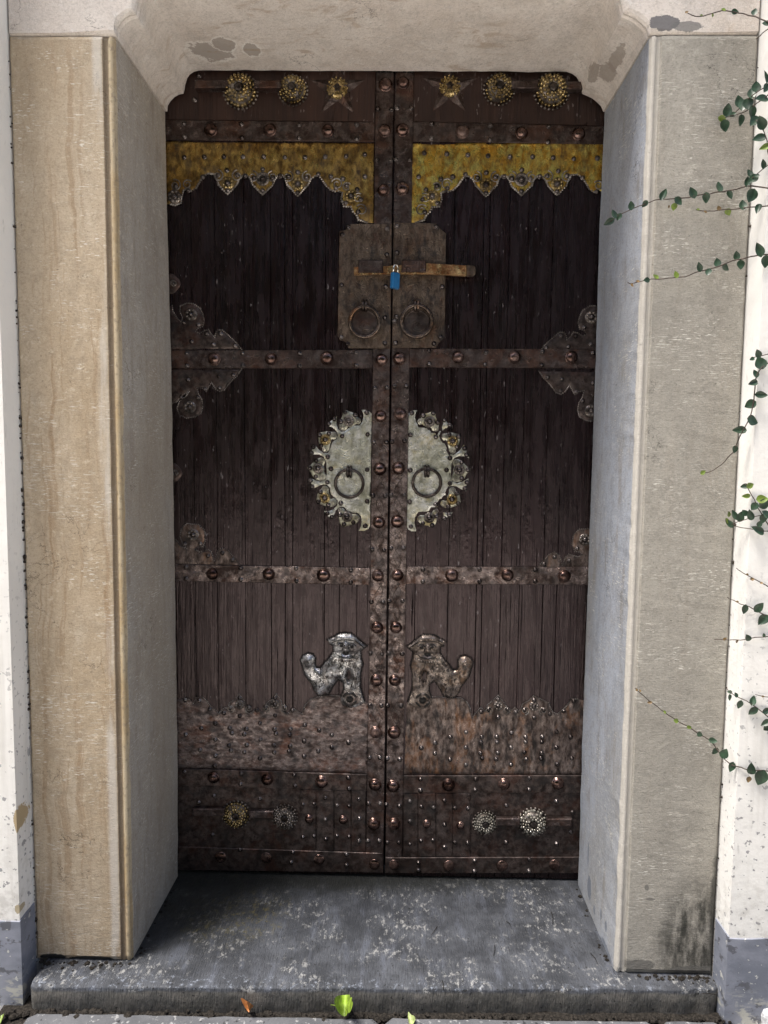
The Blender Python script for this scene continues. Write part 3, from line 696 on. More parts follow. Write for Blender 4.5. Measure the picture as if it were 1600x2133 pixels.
def studs(pts, parent, y, kind='stud', s=1., mirror=False):
    for p in pts:
        q = D(*p); stud(mir(q) if mirror else q, parent, y, kind, s)

# planks (full height boards)
def plank(side, xa, xb, dy):
    z0, z1 = .006, 2.155; g = rnd.choice((.0002, .0003, .0006)); xa += g; xb -= g*.4; n = 24; V = []; F_ = []
    zs = np.linspace(z0, z1, n); sd_ = xa*37
    for z in zs:
        wa = mn.noise(Vector((xa*50, z*6, 1)))*.0011; wb = mn.noise(Vector((xb*50+.001, z*6, 1)))*.0011; c = mn.noise(Vector((sd_, z*3, 5)))*.0008
        V += [(xa+wa, .046, z), (xa+wa, dy+.0014, z), (xa+wa+.0010, dy+c, z), ((xa+xb)/2, dy-.0006+c, z), (xb+wb-.0010, dy+c, z), (xb+wb, dy+.0014, z), (xb+wb, .046, z)]
    for i in range(n-1):
        for k in range(7): F_.append((i*7+k, i*7+(k+1) % 7, (i+1)*7+(k+1) % 7, (i+1)*7+k))
    F_.append(tuple(range(7))); F_.append(tuple((n-1)*7+k for k in range(7)))
    return fixn(add('plank', V, F_, M_WOOD, LEAF[side]))
xl = [-.575]+[D(x, 980)[0] for x in (403, 451, 509, 564, 593, 609, 676, 708, 745)]+[SEAM-.0016]
xr = [SEAM+.0024]+[D(x, 980)[0] for x in (868, 938, 998, 1010, 1050, 1089, 1139, 1168)]+[.552, .605]
for side, xs in (('L', xl), ('R', xr)):
    for a, b in zip(xs, xs[1:]): plank(side, a, b, rnd.uniform(-.0012, .0012))
prism('meeting_strip', [(SEAM-.05, .006), (SEAM+.05, .006), (SEAM+.05, 2.155), (SEAM-.05, 2.155)], M_WOOD, LEAF['L'], .062, .047, .001)

prism('back_board', [(-.575, .006), (SEAM-.052, .006), (SEAM-.052, 2.155), (-.575, 2.155)], M_WOOD, LEAF['L'], .060, .047, .001)
prism('back_board', [(SEAM+.052, .006), (.605, .006), (.605, 2.155), (SEAM+.052, 2.155)], M_WOOD, LEAF['R'], .060, .047, .001)
def quad(side, pts, mat, y, name, bev=.0015):
    return prism(name, [D(*p) for p in pts], mat, LEAF[side], .0015, y, bev)
SL = lambda y: 822-(y-150)*(22/1665)      # seam column in the photo
def strapX(side, y):
    if side == 'L': return np.interp(y, [150, 300, 730, 1190, 1600, 1830], [784, 781, 777, 772, 765, 762])
    return np.interp(y, [150, 300, 770, 1190, 1615, 1830], [862, 860, 853, 846, 840, 837])
YS = -.0048                                     # face of the central straps
for side in 'LR':
    pts = []
    ys = [150, 300, 730, 1190, 1610, 1818]
    off = -1.6 if side == 'L' else 2.4
    a = [(strapX(side, y), y) for y in ys]; b = [(SL(y)+off, y) for y in ys]
    P = [D(*p) for p in a]+[D(*p) for p in b[::-1]]
    LEAF[side+'c'] = prism('center_strap', P, M_STRAP, LEAF[side], .0015, YS, .0012)
# top panels
quad('L', [(335, 146), (783.5, 146), (781.5, 253), (335, 249)], M_PANEL, -.003, 'top_panel')
quad('R', [(862.5, 146), (1275, 146), (1275, 262), (860.5, 253)], M_PANEL, -.003, 'top_panel')
# horizontal straps
def rail(side, pts, mat, y=-.0062):
    return quad(side, pts, mat, y, 'rail_strap')
RL = {}
RL['L0'] = rail('L', [(335, 250), (781, 254.5), (780, 295), (335, 291)], M_STRAP)
RL['R0'] = rail('R', [(861, 253.5), (1275, 263), (1275, 300.5), (860, 294)], M_STRAP)
RL['L1'] = rail('L', [(345, 729.5), (777, 728.5), (776.5, 767), (345, 767)], M_STRAP)
RL['R1'] = rail('R', [(853.5, 726), (1260, 727), (1260, 767), (853, 765)], M_STRAP)
RL['L2'] = rail('L', [(352, 1175), (771.5, 1183.5), (771, 1219), (352, 1210)], M_STRAP)
RL['R2'] = rail('R', [(846.5, 1180.5), (1245, 1181), (1245, 1218), (846, 1217)], M_STRAP)
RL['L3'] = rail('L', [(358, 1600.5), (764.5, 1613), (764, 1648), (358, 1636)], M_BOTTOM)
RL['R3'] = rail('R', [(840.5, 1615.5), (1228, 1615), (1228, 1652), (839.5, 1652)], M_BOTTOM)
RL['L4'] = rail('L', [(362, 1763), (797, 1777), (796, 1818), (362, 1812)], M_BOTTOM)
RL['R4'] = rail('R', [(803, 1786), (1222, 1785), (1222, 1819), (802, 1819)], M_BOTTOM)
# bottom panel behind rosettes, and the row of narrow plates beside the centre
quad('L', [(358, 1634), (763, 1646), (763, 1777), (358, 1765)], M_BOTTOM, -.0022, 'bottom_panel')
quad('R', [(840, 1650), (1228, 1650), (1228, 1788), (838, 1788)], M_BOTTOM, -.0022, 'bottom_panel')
STR = {}
xs = [624, 659, 696, 732, 762.5]
for i, (a, b) in enumerate(zip(xs, xs[1:])): STR['L%d' % i] = quad('L', [(a+.8, 1644+(a-624)*.028), (b-.8, 1645+(a-624)*.028), (b-1, 1773), (a+.6, 1772)], M_BOTTOM, -.0045-.0012*(i % 2), 'narrow_plate', .001)
xs = [839.5, 871, 908, 943, 980]
for i, (a, b) in enumerate(zip(xs, xs[1:])): STR['R%d' % i] = quad('R', [(a+.8, 1653), (b-.8, 1653), (b-.8, 1784.5), (a+.8, 1784.5)], M_BOTTOM, -.0045-.0012*(i % 2), 'narrow_plate', .001)

for side, x0 in (('L', 788), ('R', 826)):
    for (ya, yb) in ((1105, 1185), (1215, 1293), (1322, 1403), (1432, 1512), (995, 1075)):
        m = MB()
        for ph in (0, 2.2):
            pts = []
            for t in np.linspace(0, 1, 14):
                y = ya+(yb-ya)*t; xc = (strapX(side, y)+SL(y))/2; q = D(xc+8*math.sin(ph+t*7), y); pts.append((q[0], YS-.0002, q[1]))
            m.tube(pts, .0009, 4)
        mo = m.build('chased_vine', M_IRON, LEAF[side+'c']); mo['kind'] = 'stuff'
# big studs
CSL = [(803, 177), (801, 273), (799, 396), (795, 750), (793, 867), (791, 977), (789, 1088), (787, 1199), (785.5, 1307), (784, 1417), (783, 1525), (781.5, 1634), (779, 1716)]
CSR = [(840, 173), (839, 271), (838, 393), (832, 747), (833.5, 863), (830, 975), (828, 1086), (828, 1198), (825, 1307), (822.5, 1417), (821, 1526), (819, 1637), (820.5, 1716)]
studs(CSL, LEAF['Lc'], YS); studs(CSR, LEAF['Rc'], YS)
studs([(780, 1800)], RL['L4'], -.0062, 'flat_stud'); studs([(821, 1801)], RL['R4'], -.0062, 'flat_stud')
RVL = [((787, 227), (815, 228)), ((786, 333), (814, 334)), ((781, 808), (806, 807)), ((779, 921), (805, 921)), ((777, 1032), (803, 1033)), ((775, 1144), (800, 1146)), ((774, 1254), (798, 1254)), ((772, 1361), (796, 1362)), ((771, 1470), (795, 1470)), ((770, 1578), (792, 1578)), ((768, 1674), (792, 1674)), ((767, 1752), (790, 1752))]
RVR = [((827, 224), (857, 225)), ((825, 331), (854, 332)), ((822, 804), (846, 804)), ((817, 920), (843, 918)), ((815, 1031), (842, 1031)), ((815, 1142), (840, 1141)), ((811, 1252), (839, 1252)), ((810, 1361), (838, 1362)), ((808, 1470), (836, 1470)), ((807, 1580), (833, 1582)), ((805, 1676), (832, 1679)), ((807, 1755), (831, 1755))]
studs([p for q in RVL for p in q], LEAF['Lc'], YS, 'rivet'); studs([p for q in RVR for p in q], LEAF['Rc'], YS, 'rivet')
YR = -.0062
for key, big, riv in (('L0', [(440, 271), (563, 272), (683, 273)], [(383, 257), (384, 285), (503, 259), (504, 287), (623, 260), (623, 288), (743, 260), (743, 289)]),
                      ('R0', [(963, 275), (1086, 278), (1205, 280)], [(899, 258), (899, 288), (1022, 262), (1021, 292), (1143, 264), (1142, 296)]),
                      ('L1', [(447, 748), (565, 748), (681, 746)], [(389, 736), (390, 762), (506, 736), (506, 762), (624, 736), (624, 762), (742, 735), (742, 761)]),
                      ('R1', [(954, 744), (1071, 744), (1190, 745)], [(894, 731), (894, 758), (1012, 734), (1010, 759), (1130, 733), (1128, 761), (1236, 735)]),
                      ('L2', [(443, 1195), (560, 1195.5), (674, 1198)], [(388, 1181), (388, 1205), (502, 1183), (502, 1207), (617, 1184), (618, 1210), (731, 1187), (731, 1213)]),
                      ('R2', [(941, 1198), (1057, 1198), (1175, 1200)], [(881, 1186), (881, 1211), (999, 1186), (999, 1211), (1115, 1187), (1115, 1211)]),
                      ('L3', [(445, 1619), (557, 1623), (670, 1628)], [(384, 1607), (503, 1611), (501, 1633), (613, 1614), (615, 1637), (726, 1620), (727, 1642)]),
                      ('R3', [(934, 1634), (1050, 1632), (1162, 1631)], [(876, 1623), (876, 1646), (991, 1623), (990, 1645), (1103, 1621), (1102, 1644)])):
    studs(big, RL[key], YR); studs(riv, RL[key], YR, 'rivet')
studs([(460, 1785), (555, 1786), (665, 1790)], RL['L4'], YR, 'flat_stud'); studs([(935, 1803), (1046, 1803), (1155, 1801)], RL['R4'], YR, 'flat_stud')
studs([(500, 1770), (610, 1775), (607, 1796), (722, 1780), (722, 1802)], RL['L4'], YR, 'rivet'); studs([(872, 1797), (872, 1813), (989, 1793), (988, 1815), (1103, 1790), (1102, 1814)], RL['R4'], YR, 'rivet')
for key, pts, kind, s in (('L0', [(644, 1706)], 'stud', .72), ('L2', [(715, 1708)], 'stud', .74), ('L0', [(631, 1676), (654, 1675), (654, 1742), (631, 1744)], 'rivet', .8), ('L1', [(678, 1662), (678, 1707), (679, 1748)], 'rivet', .9),
                          ('L2', [(702, 1678), (727, 1679), (702, 1742), (727, 1743)], 'rivet', .9), ('L3', [(748, 1665), (749, 1705), (748, 1752)], 'rivet', 1.),
                          ('R1', [(889, 1716)], 'stud', .74), ('R3', [(959, 1719)], 'stud', .66), ('R0', [(854, 1669), (854, 1711), (854, 1759)], 'rivet', .9), ('R1', [(878, 1680), (903, 1682), (877, 1751), (902, 1750)], 'rivet', .9),
                          ('R2', [(926, 1668), (926, 1718), (926, 1765)], 'rivet', .95), ('R3', [(948, 1683), (975, 1684), (948, 1755), (974, 1756)], 'rivet', .9)):
    studs(pts, STR[key], -.0045-.0012*(int(key[1]) % 2), kind, s)

# ---- brass valances
def lob(cx, cy, r, a0, a1, n=7): return [(cx+r*math.cos(math.radians(a0+(a1-a0)*k/(n-1))), cy+r*math.sin(math.radians(a0+(a1-a0)*k/(n-1)))) for k in range(n)]
VAL = [(335, 293), (779, 297), (778, 463), (764, 463), (756, 460), (747, 457), (743, 448), (735, 440), (731, 430), (716, 429), (711, 414), (713, 401), (705, 397), (698, 398), (688, 394), (680, 387), (673, 377), (664, 364), (656, 366), (648, 372), (641, 385), (632, 394), (624, 404), (620, 407), (616, 404), (607, 393), (598, 384), (594, 371), (588, 364), (578, 366), (573, 373), (567, 386), (557, 395), (550, 402), (547, 404), (543, 401), (534, 392), (526, 384), (522, 372), (515, 365), (505, 366), (498, 373), (492, 385), (484, 394), (477, 401), (474, 403), (470, 401), (463, 393), (455, 384), (451, 371), (445, 362), (433, 361), (423, 366), (415, 379), (408, 391), (398, 397), (388, 392), (382, 396), (378, 409), (376, 422), (364, 427), (351, 424), (335, 424)]
def bead_rim(parent, line, mat, y, r=.0033, step=.0058):
    P = resample(line, step, False); m = MB()
    for p in P:
        if abs(p[0]) < .549: m.bead((p[0], y, p[1]), r*rnd.uniform(.85, 1.15), 6)
    o = m.build('beaded_edge', mat, parent); o['kind'] = 'stuff'; return o
def scroll(par, c, r, a0, turn, y, rr=.0016):
    if abs(c[0]) > .546: return
    pts = []; m = MB()
    for k in range(22):
        t = k/21; a = a0+turn*t*2*math.pi*1.35; q = r*(1-.72*t); pts.append((c[0]+q*math.cos(a), y-.0006*t, c[1]+q*math.sin(a)))
    m.tube(pts, [rr*(1-.35*k/21) for k in range(22)], 5); m.build('scroll', M_RIM, par, smooth=True)
def flower(name, c, r, mat, parent, y, petals=8, cmat=None):
    """raised rosette: ring of petal beads round a stud"""
    m = MB(); m.lathe([(r, 0), (r*.96, .0015), (r*.5, .0022), (0, .0022)], (c[0], y, c[1]), 16)
    for k in range(petals):
        a = 2*math.pi*(k+.5)/petals; b = r*.27*8/petals if petals > 8 else r*.27
        m.lathe([(b, 0), (b*.85, b*.55), (b*.4, b*.9), (0, b)], (c[0]+r*.70*math.cos(a), y-.0016, c[1]+r*.70*math.sin(a)), 7)
    o = m.build(name, mat, parent, smooth=True)
    o2 = bpy.data.objects.new('rivet', ME_RIV); COL.objects.link(o2); place(o2, parent, (c[0], y-.0018, c[1])); o2.scale = (max(.7, r/.014),)*3
    return o
pxm = 1/793.
for side in 'LR':
    mr = (side == 'R'); mp = (lambda p: mir(D(*p))) if mr else (lambda p: D(*p))
    brass = M_BRASS2 if mr else M_BRASS
    P = [mp(p) for p in VAL]
    val = relief('brass_valance', P[::-1] if mr else P, brass, LEAF[side], .0005, .0035, .004, .0065, noise=.0006)
    line = [mp(p) for p in VAL[3:]]
    bead_rim(val, line, M_RIM, -.0028)
    m = MB()
    for (hx, hy) in ((474, 366), (547, 368), (620, 368)):
        for s in (-1, 1):
            c = mp((hx+s*20, hy)); scroll(val, c, 11.5*pxm, math.pi*(.5 if (s > 0) != mr else .5), (1 if (s > 0) != mr else -1), -.0042, .0021)
    for (cx, cy, r, a, t) in ((390, 384, 10, .2, 1), (365, 386, 12, .6, -1), (702, 383, 12, .9, -1), (722, 389, 9, .2, 1), (746, 412, 10, .3, 1), (753, 437, 12, .8, -1)):
        scroll(val, mp((cx, cy)), r*pxm, math.pi*(1-a if mr else a), -t if mr else t, -.0042, .0021)
    for (fx, fy, r, g_, pt) in ((474, 381, 13, 1, 8), (547, 372, 14, 0, 12), (620, 383, 13, 1, 8), (731, 408, 12.5, 1, 8), (363, 409, 14, 0, 8)):
        q = mp((fx, fy))
        if abs(q[0]) < .55: flower('flower_boss', q, r*pxm, M_GOLDF if g_ else M_DARKM, val, -.0035, pt)
    for p in [(472, 354), (547, 352), (620, 358), (474, 396), (547, 397), (620, 401), (510, 366), (583, 366), (422, 368), (663, 362), (392, 396), (366, 388), (689, 367), (714, 372), (722, 386), (744, 394), (720, 422), (700, 391), (751, 415), (746, 441), (760, 367), (454, 364), (494, 364), (529, 370), (567, 370), (601, 367), (638, 369)]:
        stud(mp(p), val, -.0036, 'rivet')
    LEAF[side+'v'] = val
studs([(383, 327), (425, 326), (466, 326), (506, 326), (549, 326), (593, 327), (635, 327), (677, 326), (721, 325), (760, 321)], LEAF['Lv'], -.0036, 'rivet')
studs([(884, 318), (931, 320), (975, 322), (1017, 324), (1063, 326), (1110, 326), (1153, 328), (1196, 330), (1245, 329)], LEAF['Rv'], -.0036, 'rivet')

# ---- corner brackets at the hinge side
BR_UP = [(340, 728), (503, 728), (493, 715), (483, 705), (472, 695), (463, 687), (453, 687), (449, 694), (447, 702), (439, 695), (434, 686), (426, 688), (415, 694), (407, 690), (412, 683), (421, 680), (425, 668), (422, 654), (416, 641), (402, 632), (388, 631), (375, 637), (374, 648), (379, 660), (378, 672), (368, 662), (360, 648), (358, 636), (340, 640)]
BR_DN = [(340, 768), (503, 768), (493, 783), (484, 791), (475, 801), (467, 812), (457, 815), (449, 810), (443, 801), (440, 796), (434, 806), (429, 815), (421, 809), (410, 807), (413, 820), (420, 832), (422, 847), (418, 861), (406, 868), (388, 871), (373, 864), (368, 850), (373, 836), (386, 826), (394, 815), (380, 822), (366, 838), (340, 842)]
BR_LO = [(346, 1177), (500, 1181), (492, 1167), (484, 1158), (475, 1147), (463, 1142), (453, 1148), (449, 1160), (446, 1168), (440, 1150), (434, 1145), (427, 1147), (415, 1150), (405, 1145), (410, 1140), (422, 1139), (428, 1124), (425, 1104), (413, 1093), (389, 1091), (377, 1101), (374, 1117), (380, 1133), (388, 1143), (376, 1139), (366, 1124), (346, 1122)]
for side in 'LR':
    mr = side == 'R'; mp = (lambda p: mir(D(*p))) if mr else (lambda p: D(*p))
    for poly, rv, fl in ((BR_UP, [(398, 711), (444, 717), (430, 695), (459, 695), (489, 720), (382, 671), (412, 676)], (398, 655)), (BR_DN, [(391, 791), (456, 784), (485, 781), (457, 808), (426, 810), (377, 828), (412, 828)], (395, 848)), (BR_LO, [(433, 1158), (463, 1152), (484, 1167), (384, 1133), (417, 1133)], (402, 1114))):
        P = [mp(p) for p in poly]
        b = relief('corner_bracket', P[::-1] if mr else P, M_BOTTOM if poly is not BR_LO else M_BASER, LEAF[side], .0005, .003, .004, .006, noise=.001)
        bead_rim(b, [mp(p) for p in poly[1:]], M_DARKM, -.0022, .0021, .0048)
        for p in rv: stud(mp(p), b, -.003, 'rivet', .95)
        q = mp(fl)
        if abs(q[0]) < .548: flower('flower_boss', q, 13*pxm, M_DARKM, b, -.003, 8)
# lacy pieces half hidden by the jamb
for (px, py) in ((362, 590), (366, 985)):
    c = D(px-6, py); P = [(c[0]+.020*math.cos(a)*(1+.2*math.cos(3*a)), c[1]+.026*math.sin(a)) for a in np.linspace(0, 2*math.pi, 24)[:-1]]
    e = relief('edge_ornament', P, M_BOTTOM, LEAF['L'], .0005, .003, .004, .005); flower('flower_boss', (c[0]+.006, c[1]), .009, M_DARKM, e, -.003, 8)

# ---- rosettes with beads, pegs and bars; stars
def rosette(side, px, py, r, mats, rows, hgt, peg, pm, outer=None):
    c = D(px, py); R_ = r*pxm; LF_ = LEAF[side]
    m = MB(); m.lathe([(R_*.80, 0), (R_*.76, hgt*.5), (R_*.50, hgt), (R_*.30, hgt), (R_*.24, hgt*.7), (0, hgt*.7)], (c[0], -.003, c[1]), 18)
    o = m.build('rosette', M_DARKM, LF_, smooth=True)
    b = MB(); rr = R_/(rows*2.1)
    for k in range(rows):
        t = k/(rows-1); q = R_*(.36+.46*t); y = -.003-hgt*(1-max(0, (t-.35)/.65)**1.6*.75)
        n = int(2*math.pi*q/(rr*1.75))
        for j in range(n):
            if rnd.random() < .06: continue
            a = 2*math.pi*(j+.5*(k % 2)+rnd.uniform(-.18, .18))/n; s = rr*rnd.uniform(.72, 1.08)
            b.lathe([(s, 0), (s*.8, s*.7), (s*.35, s*1.1), (0, s*1.15)], (c[0]+q*math.cos(a), y+s*.2, c[1]+q*math.sin(a)), 6, (.5*t*math.cos(a), -1, .5*t*math.sin(a)))
    ob = b.build('beads', mats, o, smooth=True); ob['kind'] = 'stuff'
    if outer:
        b = MB(); n = outer
        for j in range(n):
            a = 2*math.pi*j/n; s = R_*.085
            b.lathe([(s, 0), (s*.8, s*.8), (0, s*1.3)], (c[0]+R_*.98*math.cos(a), -.004, c[1]+R_*.98*math.sin(a)), 6)
        ob = b.build('outer_beads', M_DARKM, o, smooth=True); ob['kind'] = 'stuff'
    p = MB(); p.lathe([(R_*.26, 0), (R_*.25, hgt*.6+peg), (R_*.16, hgt*.6+peg+.002), (0, hgt*.6+peg+.002)], (c[0], -.003, c[1]), 6); p.build('peg', pm, o)
    return o
rosette('L', 501, 190, 35, M_GOLDF, 4, .028, .010, M_IRON, 26); rosette('L', 610, 188, 30, M_GOLDF, 4, .026, .010, M_IRON, 24)
rosette('R', 1040, 186, 31, M_GOLDF, 4, .026, .010, M_IRON, 24); rosette('R', 1149, 190, 35, M_GOLDF, 4, .028, .010, M_IRON, 26)
rosette('L', 492, 1697, 31, M_GOLDF, 4, .015, .004, M_IRON, 22); rosette('L', 593, 1702, 28, M_DARKM, 4, .014, .004, M_IRON, 20)
rosette('R', 1011, 1714, 27, M_SILVER, 4, .014, .007, M_IRON, 20); rosette('R', 1110, 1713, 32, M_SILVER, 4, .016, .008, M_IRON, 22)
def crossbar(side, x0, y0, x1, y1, hh, mat, prot=.018):
    a = onY(x0, y0, -.003-prot)[[0, 2]]; b = onY(x1, y1, -.003-prot)[[0, 2]]; h = hh*pxm
    return prism('cross_bar', [(a[0], a[1]-h), (b[0], b[1]-h), (b[0], b[1]+h), (a[0], a[1]+h)], mat, LEAF[side], -.003, -.003-prot, .0025)
for q in (('L', 405, 174, 480), ('L', 528, 174, 588), ('R', 1064, 175, 1122), ('R', 1178, 177, 1265)): crossbar(q[0], q[1], q[2], q[3], q[2], 7.5, M_STRAP, .024)
for q in (('L', 400, 1693, 468), ('L', 518, 1698, 570), ('R', 1033, 1713, 1084), ('R', 1138, 1714, 1192)): crossbar(q[0], q[1], q[2], q[3], q[2], 8.5, M_STRAP, .014)
def star(side, px, py):
    c = D(px, py); V = [(c[0], -.014, c[1])]; R_ = 57*pxm; r = R_*.40
    for k in range(10):
        a = math.pi/2+k*math.pi/5; q = R_ if k % 2 == 0 else r; V.append((c[0]+q*math.cos(a), -.0032, c[1]+q*math.sin(a)))
    b = len(V); V += [(x, .001, z) for x, y, z in V[1:]]
    F_ = [(0, 1+k, 1+(k+1) % 10) for k in range(10)]+[(1+k, b+k, b+(k+1) % 10, 1+(k+1) % 10) for k in range(10)]
    o = fixn(add('star', V, F_, M_STRAP, LEAF[side])); flo = MB()
    for rr, n in ((20, 15), (14, 10)):
        for j in range(n):
            a = 2*math.pi*j/n; s = .0029; flo.lathe([(s, 0), (s*.8, s*.8), (0, s*1.2)], (c[0]+rr*pxm*math.cos(a), -.013+(.004 if rr == 20 else 0), c[1]+rr*pxm*math.sin(a)), 6)
    flo.lathe([(22*pxm, -.004), (20*pxm, .006), (11*pxm, .009), (0, .009)], (c[0], -.003, c[1]), 16)
    flo.build('star_boss', M_GOLDF, o, smooth=True)
    p = MB(); p.lathe([(7*pxm, 0), (6*pxm, .012), (0, .013)], (c[0], -.006, c[1]), 6); p.build('peg', M_IRON, o)
star('L', 703, 185); star('R', 937, 181)
studs([(405, 207), (414, 157)], bpy.data.objects['top_panel'], -.003, 'rivet')

# ---- lock plates, keepers, upper rings
def platepoly(side, pts, mat, name, y0=-.0035, y1=-.0075):
    return prism(name, [D(*p) for p in pts], mat, LEAF[side], y0, y1, .0012)
LPL = platepoly('L', [(816.5, 466), (730, 466.5), (727, 475), (718, 480), (707, 482), (703.5, 700), (708, 708), (718, 712), (727, 725.5), (813.5, 726)], M_LOCK, 'lock_plate')
LPR = platepoly('R', [(820, 463.5), (909, 465), (915, 474), (922, 481), (929, 486), (927, 702), (922, 709), (915, 713), (908, 724.5), (817, 725)], M_LOCK, 'lock_plate')
studs([(713, 489), (725, 474), (807, 477), (806, 531), (712, 594), (804, 597), (802, 662), (802, 715), (711, 702), (724, 717)], LPL, -.0075, 'rivet')
studs([(827, 471), (909, 473), (827, 527), (826, 660), (822, 669), (824, 714), (904, 716), (918, 703), (921, 598)], LPR, -.0075, 'rivet')
def ringpull(side, cx, cy, r, thick, mat, sy, y):
    c = D(cx, cy); R_ = r*pxm; m = MB()
    m.tube([(c[0]+R_*math.cos(a), y-.0085-.004*math.sin(a), c[1]+R_*math.sin(a)) for a in np.linspace(0, 2*math.pi, 41)[:-1]], thick*pxm, 10, True)
    o = m.build('ring_handle', mat, LEAF[side], smooth=True)
    s = D(cx, sy); m = MB()
    for dx in (-3.0, 3.0):
        m.tube([(s[0]+dx*pxm, y, s[1]+9*pxm), (s[0]+dx*pxm, y-.010, s[1]+8*pxm), (s[0]+dx*pxm, y-.0155, s[1]+2*pxm), (s[0]+dx*pxm, y-.0155, s[1]-7*pxm), (s[0]+dx*pxm, y-.009, s[1]-12*pxm), (s[0]+dx*pxm, y, s[1]-11*pxm)], 3.1*pxm, 7)
    m.build('staple', mat, o, smooth=True); return o
ringpull('L', 760, 672, 30, 4.1, M_RING, 637, -.0075); ringpull('R', 868, 670.5, 31, 4.2, M_RING, 636, -.0075)
for pl_, x, y in ((LPL, 760, 674), (LPR, 868, 673)):
    c = D(x, y); m = MB(); m.lathe([(27*pxm, -.001), (27*pxm, .0008), (25.5*pxm, .0014), (24*pxm, .0008), (0, .0008)], (c[0], -.0075, c[1]), 28); m.build('ring_backplate', M_BOTTOM, pl_)
    m = MB()
    for k, rr in enumerate((5, 9, 14)): m.tube([(c[0]+(4+rr*math.cos(a+k))*pxm, -.0086, c[1]+(-6+rr*.8*math.sin(a+k))*pxm) for a in np.linspace(0, 4.2, 14)], .0007, 4)
    m.build('chased_mark', M_RING, pl_)
def keeper(side, x0, y0, x1, y1, prot):
    P = [(float(q[0]), float(q[2])) for q in (onY(x0, y1, -.0075-prot), onY(x1, y1, -.0075-prot), onY(x1, y0, -.0075-prot), onY(x0, y0, -.0075-prot))]
    o = prism('bolt_keeper', P, M_STRAP, LEAF[side], -.0075, -.0075-prot, .003); return o
keeper('L', 746.5, 540.5, 798.5, 567.5, .024); keeper('R', 836.5, 540.5, 888, 566.5, .024)
# chased mark and scratches on the left plate
m = MB()
def st(pts, r=1.0):
    m.tube([(D(*p)[0], -.0078, D(*p)[1]) for p in pts], r*pxm, 4)
for q in ([(777, 487), (783, 486), (782, 491)], [(778, 490), (785, 493)], [(791, 488), (795, 487)], [(790, 491), (796, 491)], [(779, 496), (793, 494)], [(771, 499), (784, 498), (802, 501)], [(773, 503), (781, 501)], [(793, 502), (808, 511)], [(797, 505), (806, 510)], [(784, 503), (789, 502), (787, 507)], [(783, 509), (790, 506)], [(783, 513), (788, 510)], [(784, 518), (788, 515)], [(780, 505), (770, 514)]): st(q)
m.build('chased_mark', M_STRAP, LPL)
m = MB()
for q in ([(890, 523), (897, 530), (905, 533)], [(896, 531), (908, 536)], [(845, 499), (849, 497), (848, 504)]): st(q, .8)
m.build('chased_mark', M_STRAP, LPR)

# ---- medallions (half discs) with lobes
def Z1(x, y): return (630+x/7.62, 840+y/7.62)
BODY = [(1102, 165), (1060, 128), (1020, 105), (935, 100), (962, 150), (970, 210), (950, 290), (900, 355), (820, 350), (745, 385), (690, 435), (620, 450), (565, 405), (540, 330), (540, 262), (545, 210), (500, 222), (430, 300), (375, 330), (420, 365), (480, 390), (535, 440), (560, 505), (540, 570), (480, 610), (455, 660), (440, 720), (405, 790), (340, 795), (270, 745), (220, 685), (185, 630), (150, 700), (138, 780), (95, 845), (180, 818), (260, 815), (335, 850), (375, 930), (380, 1030), (385, 1120), (360, 1220), (280, 1248), (200, 1222), (100, 1165), (100, 1225), (135, 1280), (140, 1340), (130, 1372), (210, 1342), (290, 1296), (380, 1290), (435, 1345), (445, 1440), (500, 1490), (558, 1545), (550, 1620), (490, 1685), (420, 1712), (340, 1712), (370, 1765), (430, 1815), (500, 1868), (495, 1790), (525, 1705), (590, 1645), (660, 1650), (715, 1710), (790, 1735), (870, 1740), (930, 1795), (940, 1880), (928, 1955), (895, 2025), (990, 2028), (1040, 2000), (1072, 1955)]
LOBES = [[(640, 440), (600, 428), (578, 380), (585, 300), (632, 200), (640, 130), (680, 100), (740, 128), (805, 145), (858, 182), (872, 222), (925, 245), (930, 295), (900, 338), (865, 322), (830, 345), (760, 380), (715, 370), (700, 425)],
         [(505, 585), (460, 570), (445, 640), (430, 690), (420, 755), (360, 785), (310, 760), (325, 725), (290, 700), (265, 640), (248, 545), (233, 475), (340, 450), (400, 442), (450, 455), (520, 450), (548, 500), (540, 560)],
         [(360, 935), (330, 985), (345, 1030), (340, 1090), (375, 1150), (350, 1225), (300, 1232), (225, 1222), (172, 1180), (130, 1095), (57, 1025), (120, 985), (180, 925), (245, 870), (310, 862), (352, 890)],
         [(410, 1410), (440, 1460), (440, 1530), (500, 1500), (545, 1545), (535, 1615), (480, 1640), (425, 1655), (370, 1635), (300, 1612), (215, 1572), (222, 1500), (242, 1420), (290, 1370), (320, 1315), (375, 1308), (418, 1350)],
         [(690, 1730), (740, 1750), (790, 1760), (860, 1758), (905, 1800), (905, 1855), (870, 1890), (830, 1925), (740, 1938), (650, 1972), (600, 1925), (578, 1860), (575, 1700), (600, 1660), (660, 1672)]]
LFL = [((735, 280), 90, 0), ((365, 580), 88, 1), ((250, 1032), 88, 0), ((355, 1505), 88, 1), ((708, 1800), 88, 0)]
MRV = [(1020, 148), (1035, 495), (1028, 1055), (1028, 1558), (998, 1948), (632, 522), (402, 850), (452, 1040), (395, 1252), (610, 1588), (505, 250), (418, 325), (175, 690), (142, 795), (128, 1228), (155, 1325), (395, 1750), (468, 1808), (682, 145), (838, 185), (610, 292), (272, 505), (422, 478), (298, 672), (220, 912), (118, 1030), (212, 1162), (285, 1405), (255, 1565), (412, 1615), (595, 1770), (660, 1920), (808, 1892)]
